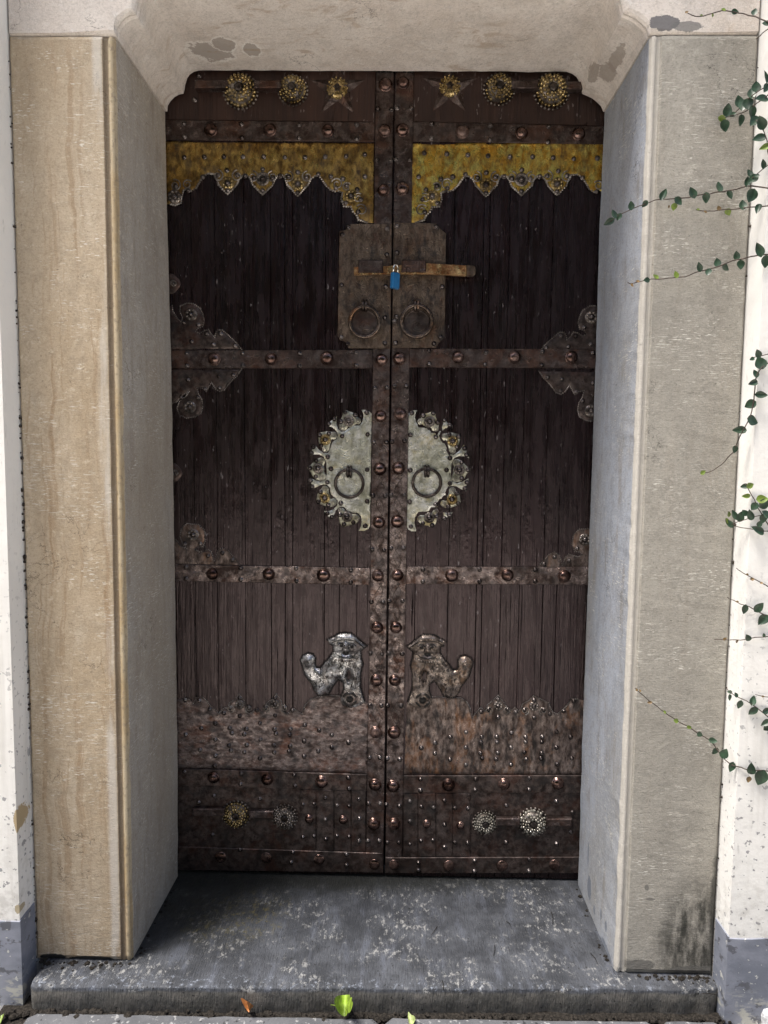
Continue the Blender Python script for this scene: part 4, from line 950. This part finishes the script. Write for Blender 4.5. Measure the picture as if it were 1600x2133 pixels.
for side in 'LR':
    mr = side == 'R'; mp = (lambda x, y: mir(D(*Z1(x, y)))) if mr else (lambda x, y: D(*Z1(x, y)))
    P = [mp(*p) for p in BODY]
    med = relief('medallion_plate', P[::-1] if not mr else P, M_MEDAL, LEAF[side], .0005, .0028, .0025, .0055, noise=.0005)
    for lb, (fc, fr, gold) in zip(LOBES, LFL):
        q = smoothpoly([mp(*p) for p in lb], 1)
        l = relief('medallion_lobe', q, M_MEDAL2, med, .0002, .0036, .0022, .0045)
        flower('flower_boss', mp(*fc), fr/7.62*pxm, M_GOLDF if gold else M_DARKM, l, -.0034, 8) if False else None
        c = mp(*fc); R_ = fr/7.62*pxm; m = MB()
        m.lathe([(R_, 0), (R_*.95, .0016), (R_*.4, .0024), (0, .0024)], (c[0], -.0034, c[1]), 16)
        for k in range(8):
            a = 2*math.pi*k/8; b = R_*.25; m.lathe([(b, 0), (b*.8, b*.6), (0, b)], (c[0]+R_*.72*math.cos(a), -.0052, c[1]+R_*.72*math.sin(a)), 7)
        m.build('flower_boss', M_GOLDF if gold else M_DARKM, med, smooth=True); stud(c, med, -.0056, 'rivet', 1.1)
    m = MB()
    for (cx, cy, r, a, t) in ((880, 282, 42, 1.2, -1), (632, 395, 45, 1.4, 1), (500, 505, 48, .9, -1), (355, 740, 45, 1.6, 1), (305, 905, 40, .3, -1), (300, 1180, 42, 1.6, 1), (352, 1350, 42, .2, -1), (492, 1590, 45, 1.5, 1), (605, 1690, 38, .5, -1), (868, 1815, 45, .2, -1)):
        scroll(med, mp(cx, cy), r/7.62*pxm, math.pi*(1-a if mr else a)*-1, (-t if mr else t), -.0036, .0011)
    for p in MRV: stud(mp(*p), med, -.0036 if p[0] > 1000 or p in MRV[5:18] else -.0040, 'rivet', .98)
ringpull('L', 728, 1007, 29, 3.3, M_IRON, 981, -.003); ringpull('R', 889, 1005, 29, 3.3, M_IRON, 980, -.003)

# ---- scalloped base plates, pendants pointing up
BPL = [(355, 1601), (764, 1613), (768, 1467), (760, 1463), (752, 1456), (740, 1452), (715, 1451), (690, 1449), (665, 1451), (648, 1457), (636, 1468), (629, 1487), (621, 1484), (612, 1477), (605, 1483), (598, 1488), (590, 1484), (588, 1472), (585, 1460), (575, 1446), (568, 1457), (556, 1464), (551, 1475), (546, 1486), (540, 1482), (534, 1476), (528, 1482), (520, 1487), (512, 1484), (513, 1470), (508, 1460), (498, 1446), (490, 1457), (478, 1464), (474, 1477), (468, 1474), (462, 1480), (455, 1487), (447, 1478), (438, 1471), (430, 1460), (420, 1452), (408, 1454), (402, 1466), (394, 1458), (384, 1455), (355, 1462)]
BPR = [(841, 1615), (1228, 1615), (1228, 1462), (1204, 1457), (1192, 1456), (1180, 1472), (1162, 1488), (1152, 1484), (1146, 1472), (1143, 1464), (1132, 1459), (1112, 1450), (1102, 1460), (1090, 1466), (1085, 1478), (1080, 1482), (1073, 1474), (1064, 1482), (1058, 1486), (1056, 1474), (1050, 1464), (1038, 1449), (1028, 1459), (1016, 1468), (1014, 1478), (1010, 1482), (1002, 1474), (992, 1484), (984, 1497), (980, 1476), (972, 1462), (960, 1454), (940, 1453), (915, 1452), (890, 1452), (868, 1458), (856, 1463), (847, 1466)]
for side, poly, mat in (('L', BPL, M_BASEP), ('R', BPR, M_BASER)):
    P = [D(*p) for p in poly]
    bp = relief('base_plate', P, mat, LEAF[side], .0005, .003, .004, .0065, noise=.0008)
    bead_rim(bp, P[3:-1], M_RIM, -.0026, .0020, .0046); LEAF[side+'b'] = bp; m = MB()
    hearts = ((499, 1468), (573, 1467)) if side == 'L' else ((1038, 1471), (1113, 1472))
    for hx, hy in hearts:
        flower('flower_boss', D(hx, hy), 10.5*pxm, M_DARKM, bp, -.003, 8)
        for s in (-1, 1): scroll(bp, D(hx+s*19, hy+9), 9*pxm, -math.pi/2, s*-1, -.0034, .0015)
        studs([(hx, hy-13), (hx, hy+24), (hx-20, hy+7), (hx+20, hy+7)], bp, -.003, 'rivet', .95)
RIVL = [(335, 25), (235, 60), (437, 58), (452, 95), (555, 65), (540, 103), (652, 25), (755, 68), (765, 98), (868, 65), (862, 105), (970, 38), (1072, 75), (1162, 108), (335, 140), (655, 140), (965, 152), (1280, 162), (432, 182), (445, 217), (558, 178), (540, 230), (750, 180), (753, 232), (865, 187), (858, 222), (1065, 222), (1162, 195), (335, 255), (652, 272), (965, 260), (225, 215), (330, 325), (125, 105)]
RIVR = [(540, 122), (650, 88), (762, 122), (757, 160), (868, 120), (870, 158), (973, 92), (1073, 122), (1073, 158), (1192, 122), (1188, 158), (1293, 85), (1393, 122), (333, 200), (430, 165), (430, 240), (537, 282), (650, 195), (752, 237), (765, 272), (875, 235), (865, 280), (970, 197), (1065, 230), (1078, 277), (1187, 237), (1183, 275), (1293, 197), (1402, 273), (650, 320), (970, 318), (1298, 315)]
studs([(350+x/3.404, 1500+y/3.404) for x, y in RIVL], LEAF['Lb'], -.0034, 'rivet', .98)
studs([(780+x/3.404, 1500+y/3.404) for x, y in RIVR], LEAF['Rb'], -.0034, 'rivet', .98)
studs([(385, 1459), (415, 1460), (437, 1478), (466, 1486), (535, 1480), (609, 1480)], LEAF['Lb'], -.003, 'rivet', .95)
studs([(1003, 1484), (1075, 1484), (1146, 1488), (1175, 1482), (1195, 1461)], LEAF['Rb'], -.003, 'rivet', .95)
studs([(445, 1659), (541, 1665), (413, 1673), (442, 1740)], bpy.data.objects['bottom_panel'], -.0022, 'rivet', .95)
studs([(1055, 1679), (1160, 1671), (1193, 1693), (1190, 1735), (1055, 1756), (1160, 1759)], bpy.data.objects['bottom_panel.001'], -.0022, 'rivet', 1.05)

# ---- lion plaques
def Z2(x, y): return (350+x/3.404, 1230+y/3.404)
LION = [(1130, 352), (1160, 333), (1180, 328), (1200, 311), (1245, 303), (1300, 306), (1338, 335), (1378, 372), (1412, 393), (1388, 412), (1366, 432), (1370, 480), (1382, 530), (1366, 585), (1366, 690), (1378, 730), (1392, 780), (1400, 797), (1330, 830), (1290, 836), (1240, 820), (1222, 785), (1228, 748), (1246, 700), (1242, 655), (1208, 630), (1165, 690), (1140, 738), (1100, 744), (1060, 742), (1034, 705), (1020, 662), (998, 640), (965, 590), (950, 530), (938, 495), (952, 465), (992, 445), (1030, 454), (1046, 482), (1042, 522), (1052, 546), (1076, 552), (1110, 512), (1150, 466), (1172, 430), (1172, 392), (1150, 380)]
for side in 'LR':
    mr = side == 'R'; mp = (lambda x, y: mir(D(*Z2(x, y)))) if mr else (lambda x, y: D(*Z2(x, y)))
    P = [mp(*p) for p in LION]; sx = 1/3.404*pxm
    def face(V, mp=mp):
        H = np.zeros(len(V))
        for (x, y, rx, ry, k) in ((1262, 392, 16, 34, .0045), (1232, 382, 26, 11, .0025), (1306, 388, 26, 11, .0025), (1262, 438, 30, 20, -.0035), (1262, 420, 26, 9, .003), (1218, 412, 26, 22, .002), (1320, 415, 26, 22, .002),
                                  (1268, 330, 80, 14, .002), (1268, 480, 75, 16, .0015), (1180, 570, 90, 60, .003), (1100, 640, 60, 60, .0035), (1320, 600, 34, 90, .003), (1000, 500, 24, 40, .003), (1280, 605, 13, 36, -.005)):
            c = np.array(mp(x, y)); H += 2.0*k*np.exp(-(((V[:, 0]-c[0])/(rx*sx))**2+((V[:, 1]-c[1])/(ry*sx))**2))
        return H
    li = relief('lion_plaque', P[::-1] if not mr else P, M_LION2 if mr else M_LION, LEAF[side], -.0005, .0095, .013, .0026, holes=[[mp(1281+13*math.cos(t), 605+36*math.sin(t)) for t in np.linspace(0, 2*math.pi, 15)[:-1]]], fn=face, noise=.0006)
    HB = np.array([mp(1281+13*math.cos(t), 605+36*math.sin(t)) for t in np.linspace(0, 2*math.pi, 15)[:-1]]); LPn = resample(P, .004)
    def on(x, y, up=.0004):
        q = np.array([mp(x, y)]); t = min(1., min(segdist(q, LPn)[0], segdist(q, HB)[0])/.013)
        return (float(q[0, 0]), float(-.0005-(.0095*(.25+.75*math.sqrt(1-(1-t)**2))+face(q)[0]*t)-up), float(q[0, 1]))
    line = [mp(*p) for p in LION[:17]]; bead_rim(li, line, M_BLK, -.0032, .0026, .0055); bead_rim(li, [mp(*p) for p in LION[22:]], M_BLK, -.0032, .0026, .0055)
    fm = MB(); LP = np.array(P); k = 0
    while k < 70:
        x, y = rnd.uniform(950, 1370), rnd.uniform(480, 740); q = np.array([mp(x, y)])
        if not inside(q, LP)[0] or segdist(q, LP)[0] < .007: continue
        k += 1; a0 = rnd.uniform(-.5, .5)
        fm.tube([on(x+10*math.cos(a0+t), y+10*math.sin(a0+t)) for t in (-1.2, -.4, .4, 1.2)], .0011, 4)
    fo = fm.build('fur_marks', M_BLK, li); fo['kind'] = 'stuff'
    e = MB()
    for (x, y) in ((1232, 384), (1306, 388)):
        c = mp(x, y); e.lathe([(13*sx, -.002), (11*sx, .0014), (0, .0022)], on(x, y), 8)
        e.tube([on(x+dx, y+dy) for dx, dy in ((-28, 2), (-12, -14), (12, -14), (28, 2))], .0014, 5)
    for ln in (((1165, 368), (1200, 352), (1262, 344), (1330, 356), (1385, 398)), ((1250, 372), (1243, 400), (1236, 420)), ((1276, 372), (1283, 400), (1290, 420)), ((1185, 440), (1215, 462), (1262, 470), (1310, 462), (1345, 436)), ((1215, 545), (1225, 525), (1240, 545), (1228, 570), (1215, 545))): e.tube([on(x, y) for x, y in ln], .0012, 5)
    e.tube([(mp(x, y)[0], -.0125, mp(x, y)[1]) for x, y in ((1252, 372), (1246, 410), (1240, 420))], .0008, 4); e.tube([(mp(x, y)[0], -.0125, mp(x, y)[1]) for x, y in ((1274, 372), (1280, 410), (1286, 420))], .0008, 4)
    e.build('eyes', M_BLK, li, smooth=True)
    c = mp(1262, 440); mo = MB(); mo.lathe([(25*sx, -.002), (24*sx, .003), (16*sx, .003), (8*sx, .001), (0, .001)], (c[0], -.0052, c[1]), 12); mo.build('mouth', M_BLK, li)
    mb = MB()
    for k in range(9):
        mb.lathe([(9*sx, -.001), (7*sx, .002), (0, .0032)], on(1195+k*18, 482+14*math.sin(k*.4+.3), 0), 7)
    mo2 = mb.build('mane_curls', M_DARKM, li, smooth=True); mo2['kind'] = 'stuff'
    c = mp(1290, 765); f = MB(); f.lathe([(60*sx, -.004), (55*sx, .002), (30*sx, .003), (0, .003)], (c[0], -.0085, c[1]), 18)
    f.build('paw_flower', M_LION if not mr else M_LION2, li, smooth=True)
    f = MB()
    for k in range(4):
        a = math.pi/4+k*math.pi/2; u = Vector((math.cos(a), 0, math.sin(a))); q = Vector((c[0], -.0102, c[1]))+u*44*sx; v = Vector((-math.sin(a), 0, math.cos(a)))
        ring = [q+(v*math.cos(t)*30+u*math.sin(t)*11)*sx for t in np.linspace(0, 2*math.pi, 13)[:-1]]
        n0 = len(f.v); f.v += [tuple(p) for p in ring]+[tuple(p+Vector((0, -.0018, 0))) for p in [q+(v*math.cos(t)*22+u*math.sin(t)*6)*sx for t in np.linspace(0, 2*math.pi, 13)[:-1]]]
        f.f += [(n0+i, n0+(i+1) % 12, n0+12+(i+1) % 12, n0+12+i) for i in range(12)]+[tuple(n0+12+i for i in range(12))]
    f.lathe([(28*sx, 0), (22*sx, .004), (8*sx, .006), (0, .006)], (c[0], -.011, c[1]), 10)
    fixn(f.build('flower_petals', M_BLK, li))

# ------------------------------------------------------------------ sliding bolt and padlock
a, b = onY(737, 563, -.022), onY(990, 563, -.022)
bar = thing('slide_bolt', 'orange copper sliding bolt bar through two keepers across the door leaves', 'bolt', (float(a[0]), -.0135, float(a[2])))
def yq(px, py): q = onY(px, py, -.024); return (float(q[0]), float(q[2]))
P = [yq(737, 572), yq(800, 571), yq(889, 570.5), yq(972, 574.5), yq(972, 553), yq(889, 548), yq(800, 554), yq(737, 556)]
o = prism('bolt_bar', P, M_COPPER, bar, -.0135, -.026, .0018)
c = yq(980, 564); kn = MB(); kn.box(c[0]-.013, c[0]-.0115, -.028, -.0135, c[1]-.0135, c[1]+.0135)
P = [yq(973, 574.8), yq(985, 575), yq(990.5, 571), yq(991.5, 564), yq(990.5, 557), yq(985, 553), yq(973, 552.6)]
prism('bolt_knob', P, M_LOCK, bar, -.0135, -.0295, .003)
pc = onY(823, 585, -.036); pk = thing('padlock', 'small blue padlock with steel shackle hanging from the bolt between the leaves', 'padlock', tuple(map(float, pc)))
W_, H_, T_ = .0115, .0195, .0062; rot = Matrix.Rotation(math.radians(38), 3, 'Z') @ Matrix.Rotation(math.radians(3), 3, 'Y')
V = []; c8 = [(W_-.002, T_), (W_, T_-.002), (W_, -T_+.002), (W_-.002, -T_), (-W_+.002, -T_), (-W_, -T_+.002), (-W_, T_-.002), (-W_+.002, T_)]
for z, k in ((-H_, .9), (-H_+.002, 1), (H_-.002, 1), (H_, .9)):
    V += [tuple(rot @ Vector((x*k, y*k, z))+Vector(pc)) for x, y in c8]
F_ = [(r*8+i, r*8+(i+1) % 8, (r+1)*8+(i+1) % 8, (r+1)*8+i) for r in range(3) for i in range(8)]+[tuple(range(8)), tuple(range(24, 32))]
fixn(add('padlock_body', V, F_, M_BLUE, pk))
m = MB(); pts = [(-.0068, H_-.001), (-.0068, H_+.012)]+[(-.0068*math.cos(t), H_+.012+.0085*math.sin(t)) for t in np.linspace(0, math.pi, 9)]+[(.0068, H_-.001)]
m.tube([tuple(rot @ Vector((x, 0, z))+Vector(pc)) for x, z in pts], .0021, 8); m.build('shackle', M_STEEL, pk, smooth=True)
m = MB(); q = rot @ Vector((0, -T_-.0002, .002)); m.lathe([(.0055, -.0006), (.0055, .0002), (.0046, .0004), (0, .0004)], Vector(pc)+q, 14, rot @ Vector((0, -1, 0))); m.build('round_emblem', M_BLUE, pk)

# ------------------------------------------------------------------ creeping vines
def leaf_mesh(name, mat, fold, ratio):
    V = []; F_ = []; n = 8
    for i in range(n+1):
        t = i/n; wd = ratio*math.sin(math.pi*min(1, t**.8))**.85*(1-.12*t); y = t; z = -.10*math.sin(t*2.2)
        V += [(-wd, y, z+fold*wd), (-wd*.5, y, z+fold*wd*.35), (0, y, z), (wd*.5, y, z+fold*wd*.35), (wd, y, z+fold*wd)]
    for i in range(n):
        for k in range(4): F_.append((i*5+k, i*5+k+1, (i+1)*5+k+1, (i+1)*5+k))
    o = add(name, V, F_, mat, None, (0, 0, 0), True); me = o.data; bpy.data.objects.remove(o); return me
LM = {k: [leaf_mesh('leaf', mt, f, r) for f, r in ((.35, .36), (.2, .42), (.6, .30))] for k, mt in (('d', M_LD), ('l', M_LL), ('b', M_LB))}
def vy(px, py):            # from just off the wall to just off the pillar
    return -.4235+.055*max(0, min(1, (1594-.035*py-px)/55))
def vine(label, stem, leaves, branches=()):
    P0 = onY(*stem[0], -.432)
    v = thing('creeper_vine', label, 'vine', tuple(map(float, P0)), 'creeper vine strands on the right pillar')
    def w3(p): return onY(p[0], p[1], vy(p[0], p[1]))
    m = MB(); allw = []
    for bi, br in enumerate((stem,)+tuple(branches)):
        Wd = [w3(p) for p in br]
        if br[0][0] >= 1598:           # carries on along the wall outside the picture
            d = (Wd[0]-Wd[1]); d = d/np.linalg.norm(d); Wd = [Wd[0]+d*.16+np.array([0, .004, .02]), Wd[0]+d*.07]+Wd
        Wd = smoothpoly(resample(Wd, .02, False), 1, False); k = len(Wd); ph = rnd.uniform(0, 50)
        Wd = [np.array(p)+np.array([mn.noise(Vector((i*.45, ph, 1))), .5*mn.noise(Vector((i*.45, ph, 9))), mn.noise(Vector((i*.45, ph, 5)))])*.0022*(0 if i == 0 else 1) for i, p in enumerate(Wd)]
        m.tube(Wd, [.0017-.0009*i/(k-1) for i in range(k)], 6); allw += [np.array(p) for p in Wd]
    m.build('stem', M_STEM, v, smooth=True)
    A = np.array(allw)
    for L_ in leaves:
        px, py, s = L_[0], L_[1], L_[2]; kind = L_[3] if len(L_) > 3 else 'd'
        c = w3((px, py)); i = int(np.argmin(np.linalg.norm(A-c, axis=1))); root_ = A[i]
        d = c-root_; d[1] = 0; ln = s*2/1000.*rnd.uniform(.85, 1.2)
        if np.linalg.norm(d) < .003:
            t = A[min(i+1, len(A)-1)]-A[max(i-1, 0)]; t[1] = 0; a0 = rnd.uniform(-.9, .9)
            d = np.array([t[0]*math.cos(a0)-t[2]*math.sin(a0), 0, t[0]*math.sin(a0)+t[2]*math.cos(a0)])
        d = d/np.linalg.norm(d); st_ = Vector(c)-Vector(d)*ln*.5
        me = LM[kind][rnd.randrange(3) if s > 9 else rnd.randrange(2)]
        o = bpy.data.objects.new('leaf', me); COL.objects.link(o); place(o, v, tuple(st_+Vector((0, -.002, 0))))
        yv = (Vector(d)+Vector((0, rnd.uniform(-.35, .25), 0))).normalized(); nz = Vector((rnd.uniform(-.5, .5), -1, rnd.uniform(-.1, .7))); nz = (nz-yv*nz.dot(yv)).normalized()
        xv = yv.cross(nz); o.rotation_euler = Matrix((xv, yv, nz)).transposed().to_euler(); o.scale = (ln, ln, ln)
    return v
vine('short reddish vine strand with three round leaves across the lintel end', [(1600, 46), (1570, 33), (1545, 27), (1520, 23), (1500, 23), (1480, 30), (1462, 34), (1445, 33), (1428, 25)], [(1506, 21, 5, 'l'), (1530, 26, 8), (1571, 25, 9), (1597, 48, 9), (1484, 33, 4, 'l'), (1460, 33, 3, 'l'), (1430, 26, 4, 'b')], [[(1600, 60), (1585, 70), (1576, 82)]])
vine('bushiest vine tuft of big dark leaves near the upper right of the pillar', [(1602, 196), (1583, 212), (1560, 228), (1540, 238), (1515, 243), (1503, 245)], [(1594, 162, 12), (1566, 193, 11), (1539, 212, 11), (1546, 221, 13), (1584, 208, 14), (1513, 231, 14), (1504, 248, 9, 'l'), (1510, 262, 12), (1543, 251, 13), (1567, 234, 14), (1556, 219, 11), (1569, 255, 14), (1583, 258, 14), (1581, 288, 15), (1593, 307, 10, 'l'), (1575, 181, 11), (1525, 240, 8), (1594, 185, 12)], [[(1602, 178), (1580, 190), (1560, 203), (1545, 222), (1530, 236)], [(1602, 330), (1597, 290), (1588, 270), (1575, 250)]])
vine('short vine strand with thin upright leaves over the white wall edge', [(1602, 342), (1585, 355), (1570, 368), (1562, 378)], [(1588, 343, 10), (1562, 361, 11), (1569, 372, 9), (1576, 366, 5)])
vine('longest upper vine strand reaching past the pillar edge to the inner face', [(1602, 392), (1560, 387), (1520, 396), (1485, 403), (1430, 411), (1400, 415), (1370, 415), (1345, 424), (1310, 437), (1285, 450), (1270, 462)], [(1565, 408, 14), (1556, 379, 11), (1519, 407, 11), (1499, 388, 12), (1471, 412, 11), (1442, 402, 12), (1413, 419, 10), (1404, 431, 9, 'l'), (1381, 406, 11), (1343, 425, 9), (1314, 429, 10), (1279, 446, 9), (1289, 452, 8), (1269, 462, 11), (1393, 431, 3, 'b')])
vine('vine strand with lime leaves hanging just under the longest upper strand', [(1602, 428), (1570, 431), (1530, 435), (1495, 439), (1470, 440), (1450, 437)], [(1577, 436, 10), (1548, 426, 11), (1517, 442, 9, 'l'), (1497, 434, 6, 'b'), (1469, 442, 4, 'b'), (1453, 437, 4, 'l')])
vine('brown vine strand with paired leaves ending in a bare curled tip beside the lock height', [(1602, 530), (1577, 532), (1546, 540), (1532, 542), (1490, 557), (1453, 565), (1431, 575), (1380, 581), (1352, 581), (1327, 587), (1315, 592), (1308, 589)], [(1580, 521, 13), (1595, 545, 12), (1533, 533, 10), (1542, 552, 10), (1512, 557, 9), (1494, 547, 10), (1474, 567, 9), (1455, 557, 11), (1408, 572, 7, 'l'), (1366, 576, 7, 'l'), (1346, 584, 7, 'd'), (1328, 586, 5, 'b'), (1316, 595, 4, 'b')])
vine('drooping vine strand that curves down and left to one lime tip leaf', [(1602, 755), (1590, 763), (1578, 775), (1573, 802), (1571, 835), (1563, 869), (1540, 911), (1529, 939), (1507, 965), (1481, 983), (1464, 986)], [(1577, 737, 10), (1565, 748, 6), (1585, 755, 12), (1574, 778, 8), (1566, 798, 12), (1584, 823, 13), (1563, 842, 12), (1569, 876, 12), (1540, 896, 13), (1530, 936, 8), (1464, 984, 8, 'l')], [[(1602, 737), (1585, 741), (1566, 746)]])
vine('dense vine sprig of oval leaves at the pillar edge beside the door medallions', [(1602, 1072), (1568, 1077), (1545, 1084), (1524, 1094)], [(1563, 1011, 8, 'l'), (1551, 1013, 7), (1554, 1033, 10, 'l'), (1586, 1039, 12, 'l'), (1592, 1048, 13), (1571, 1055, 11), (1561, 1072, 12), (1551, 1068, 9), (1541, 1076, 10), (1530, 1072, 11), (1517, 1070, 7, 'l'), (1519, 1090, 13), (1577, 1104, 16), (1589, 1080, 11), (1594, 1070, 11), (1581, 1090, 9), (1514, 1084, 8, 'l')], [[(1602, 1096), (1582, 1062), (1564, 1028), (1553, 1007)], [(1602, 1108), (1571, 1103), (1530, 1096)]])
vine('nearly bare brown twig of vine over the white wall, pointing up left', [(1602, 1224), (1577, 1208), (1556, 1197), (1533, 1184)], [(1566, 1206, 5, 'b'), (1556, 1196, 3, 'b'), (1585, 1214, 4, 'b')])
vine('slanting vine strand with three dark leaves just below the bare twig', [(1602, 1287), (1577, 1272), (1548, 1259), (1515, 1245)], [(1551, 1269, 10), (1579, 1264, 11), (1589, 1291, 12), (1535, 1253, 3, 'b')])
vine('almost level reddish vine strand with a bare tip over the pillar edge', [(1602, 1326), (1571, 1328), (1538, 1334), (1510, 1332), (1488, 1331)], [(1556, 1327, 8), (1535, 1336, 5, 'b'), (1509, 1330, 4, 'b'), (1590, 1322, 5)])
vine('slanting vine strand with five dark leaves low on the white wall', [(1602, 1495), (1582, 1480), (1561, 1463), (1535, 1451), (1513, 1435)], [(1569, 1459, 11), (1569, 1482, 12), (1540, 1467, 11), (1519, 1452, 8), (1520, 1441, 6), (1594, 1505, 10), (1597, 1480, 10), (1533, 1447, 6), (1598, 1516, 9)])
vine('short leafless red twig between the two lower vine strands', [(1602, 1452), (1588, 1450), (1574, 1447)], [(1588, 1450, 3, 'b')])
vine('lowest long vine strand crossing the right pillar diagonally down to the wall', [(1602, 1607), (1568, 1605), (1531, 1597), (1515, 1587), (1499, 1569), (1482, 1545), (1458, 1530), (1435, 1514), (1407, 1500), (1384, 1482), (1353, 1461), (1323, 1434)], [(1353, 1463, 6, 'b'), (1384, 1482, 5, 'l'), (1407, 1500, 6, 'l'), (1435, 1514, 7, 'l'), (1457, 1529, 7), (1484, 1541, 9), (1489, 1564, 9), (1508, 1569, 10), (1522, 1596, 13), (1562, 1598, 15), (1585, 1620, 17), (1559, 1623, 8, 'b'), (1326, 1436, 4, 'b'), (1333, 1438, 3, 'b')])

# ------------------------------------------------------------------ fallen leaves, twigs, pale stone
def fallen(name, label, outline, c, mat, rotz, lift, stalk=None):
    P = smoothpoly(outline, 1); n = len(P); V = [(0, 0, .004)]; F_ = []
    for s in (.5, 1.):
        for x, y in P: V.append((x*s, y*s, .004-.0015*s+lift*(x*x*600*s*s)+abs(y)*.06*s+mn.noise(Vector((x*90, y*90, s)))*.001))
    F_ = [(0, 1+i, 1+(i+1) % n) for i in range(n)]+[(1+i, 1+n+i, 1+n+(i+1) % n, 1+(i+1) % n) for i in range(n)]
    o = fixn(add(name, V, F_, mat, None, (0, 0, 0), True)); o.location = c; o.rotation_euler = rotz; ORG[o.name] = Vector(c)
    tag(o, label, 'leaf', 'fallen leaves on the paving')
    if stalk:
        m = MB(); m.tube(stalk, [.0009, .0006, .0005], 5); s = m.build('stalk', mat, None, (0, 0, 0)); s.parent = o; s.location = (0, 0, 0)
    return o
c = onZ(718, 2111, -.050)
fallen('fallen_leaf', 'bright lime green leaf with torn edge leaning against the doorstep', [(-.020, 0), (-.016, .012), (-.006, .019), (.006, .020), (.013, .016), (.012, .011), (.018, .009), (.017, .002), (.021, -.003), (.019, -.012), (.011, -.017), (.009, -.012), (.004, -.020), (-.008, -.017), (-.016, -.010)], (float(c[0]), float(c[1])-.004, -.030), M_FALLG, (math.radians(42), 0, math.radians(0)), .25, [(-.020, 0, .003), (-.026, .001, .004), (-.030, .0005, .006)])
c = onZ(524, 2117, -.056)
fallen('fallen_leaf', 'small orange brown leaf lying on the grey paving slab', [(-.013, 0), (-.008, .0055), (0, .0075), (.008, .006), (.015, 0), (.008, -.006), (-.002, -.0075), (-.009, -.005)], (float(c[0]), float(c[1]), -.041), M_FALLO, (math.radians(30), 0, math.radians(-38)), .4)
c = onZ(853, 2130, -.056)
fallen('fallen_leaf', 'pale green pointed leaf tip at the bottom edge near the middle', [(0, .014), (.003, .006), (.009, -.004), (.008, -.014), (-.006, -.014), (-.005, -.002)], (float(c[0]), float(c[1]), -.047), plain('pale_green_leaf', (.30, .36, .14), .5, 0, .3, 80, .3), (math.radians(25), 0, .25), .3)
c = onZ(6, 2128, -.062)
fallen('fallen_leaf', 'green leaf half out of sight in the dark corner by the left wall', [(-.02, -.012), (.0, .010), (.009, .016), (.010, .004), (.004, -.012)], (float(c[0])-.004, float(c[1]), -.060), M_LL, (math.radians(30), 0, 0), .3)
TW = ['upright dark twig on the doorstep right of the middle', 'tiny dark twig on the doorstep below the lichen patches', 'slanted dark twig on the doorstep beside the right pillar foot', 'dark twig on the doorstep near the door, under the seam', 'dark twig across the doorstep front edge at the middle', 'thin crooked twig on the doorstep between door and right pillar', 'level dark twig in front of the right pillar foot']
for (x, y, dx, dy), tl in zip(((1150, 1912, 3, 26), (1029, 1980, -2, 22), (1238, 1997, 16, 24), (905, 1938, -12, 18), (922, 2052, 2, 20), (1060, 1925, 10, 12), (1478, 2071, 30, 3)), TW):
    a = onZ(x-dx/2, y-dy/2, .002); b = onZ(x+dx/2, y+dy/2, .002); m = MB(); md = (a+b)/2+np.array([.002, 0, .0015])
    m.tube([a, md, b], [.0007, .0008, .0005], 5)
    tag(m.build('twig', M_SOIL), tl, 'twig', 'twigs on the doorstep')
c = onZ(1596, 2125, -.06); V = []; F_ = []
bmv = MB(); n = 14
prof = [(.0, .0), (.034, 0), (.037, .012), (.036, .030), (.030, .041), (.015, .046), (0, .047)]
bmv.lathe(prof[1:], (0, 0, 0), n, (0, 0, 1)); V = [(x*1.05+mn.noise(Vector((x*40, y*40, z*40)))*.004, y*.9+mn.noise(Vector((x*40, y*40, z*40+5)))*.004, z) for x, y, z in bmv.v]
o = add('garden_stone', V, bmv.f, M_PALE, None, (0, 0, 0), True); o.location = (float(c[0])+.014, float(c[1])+.002, -.064)
tag(o, 'pale speckled stone at the bottom right corner in front of the wall', 'stone')
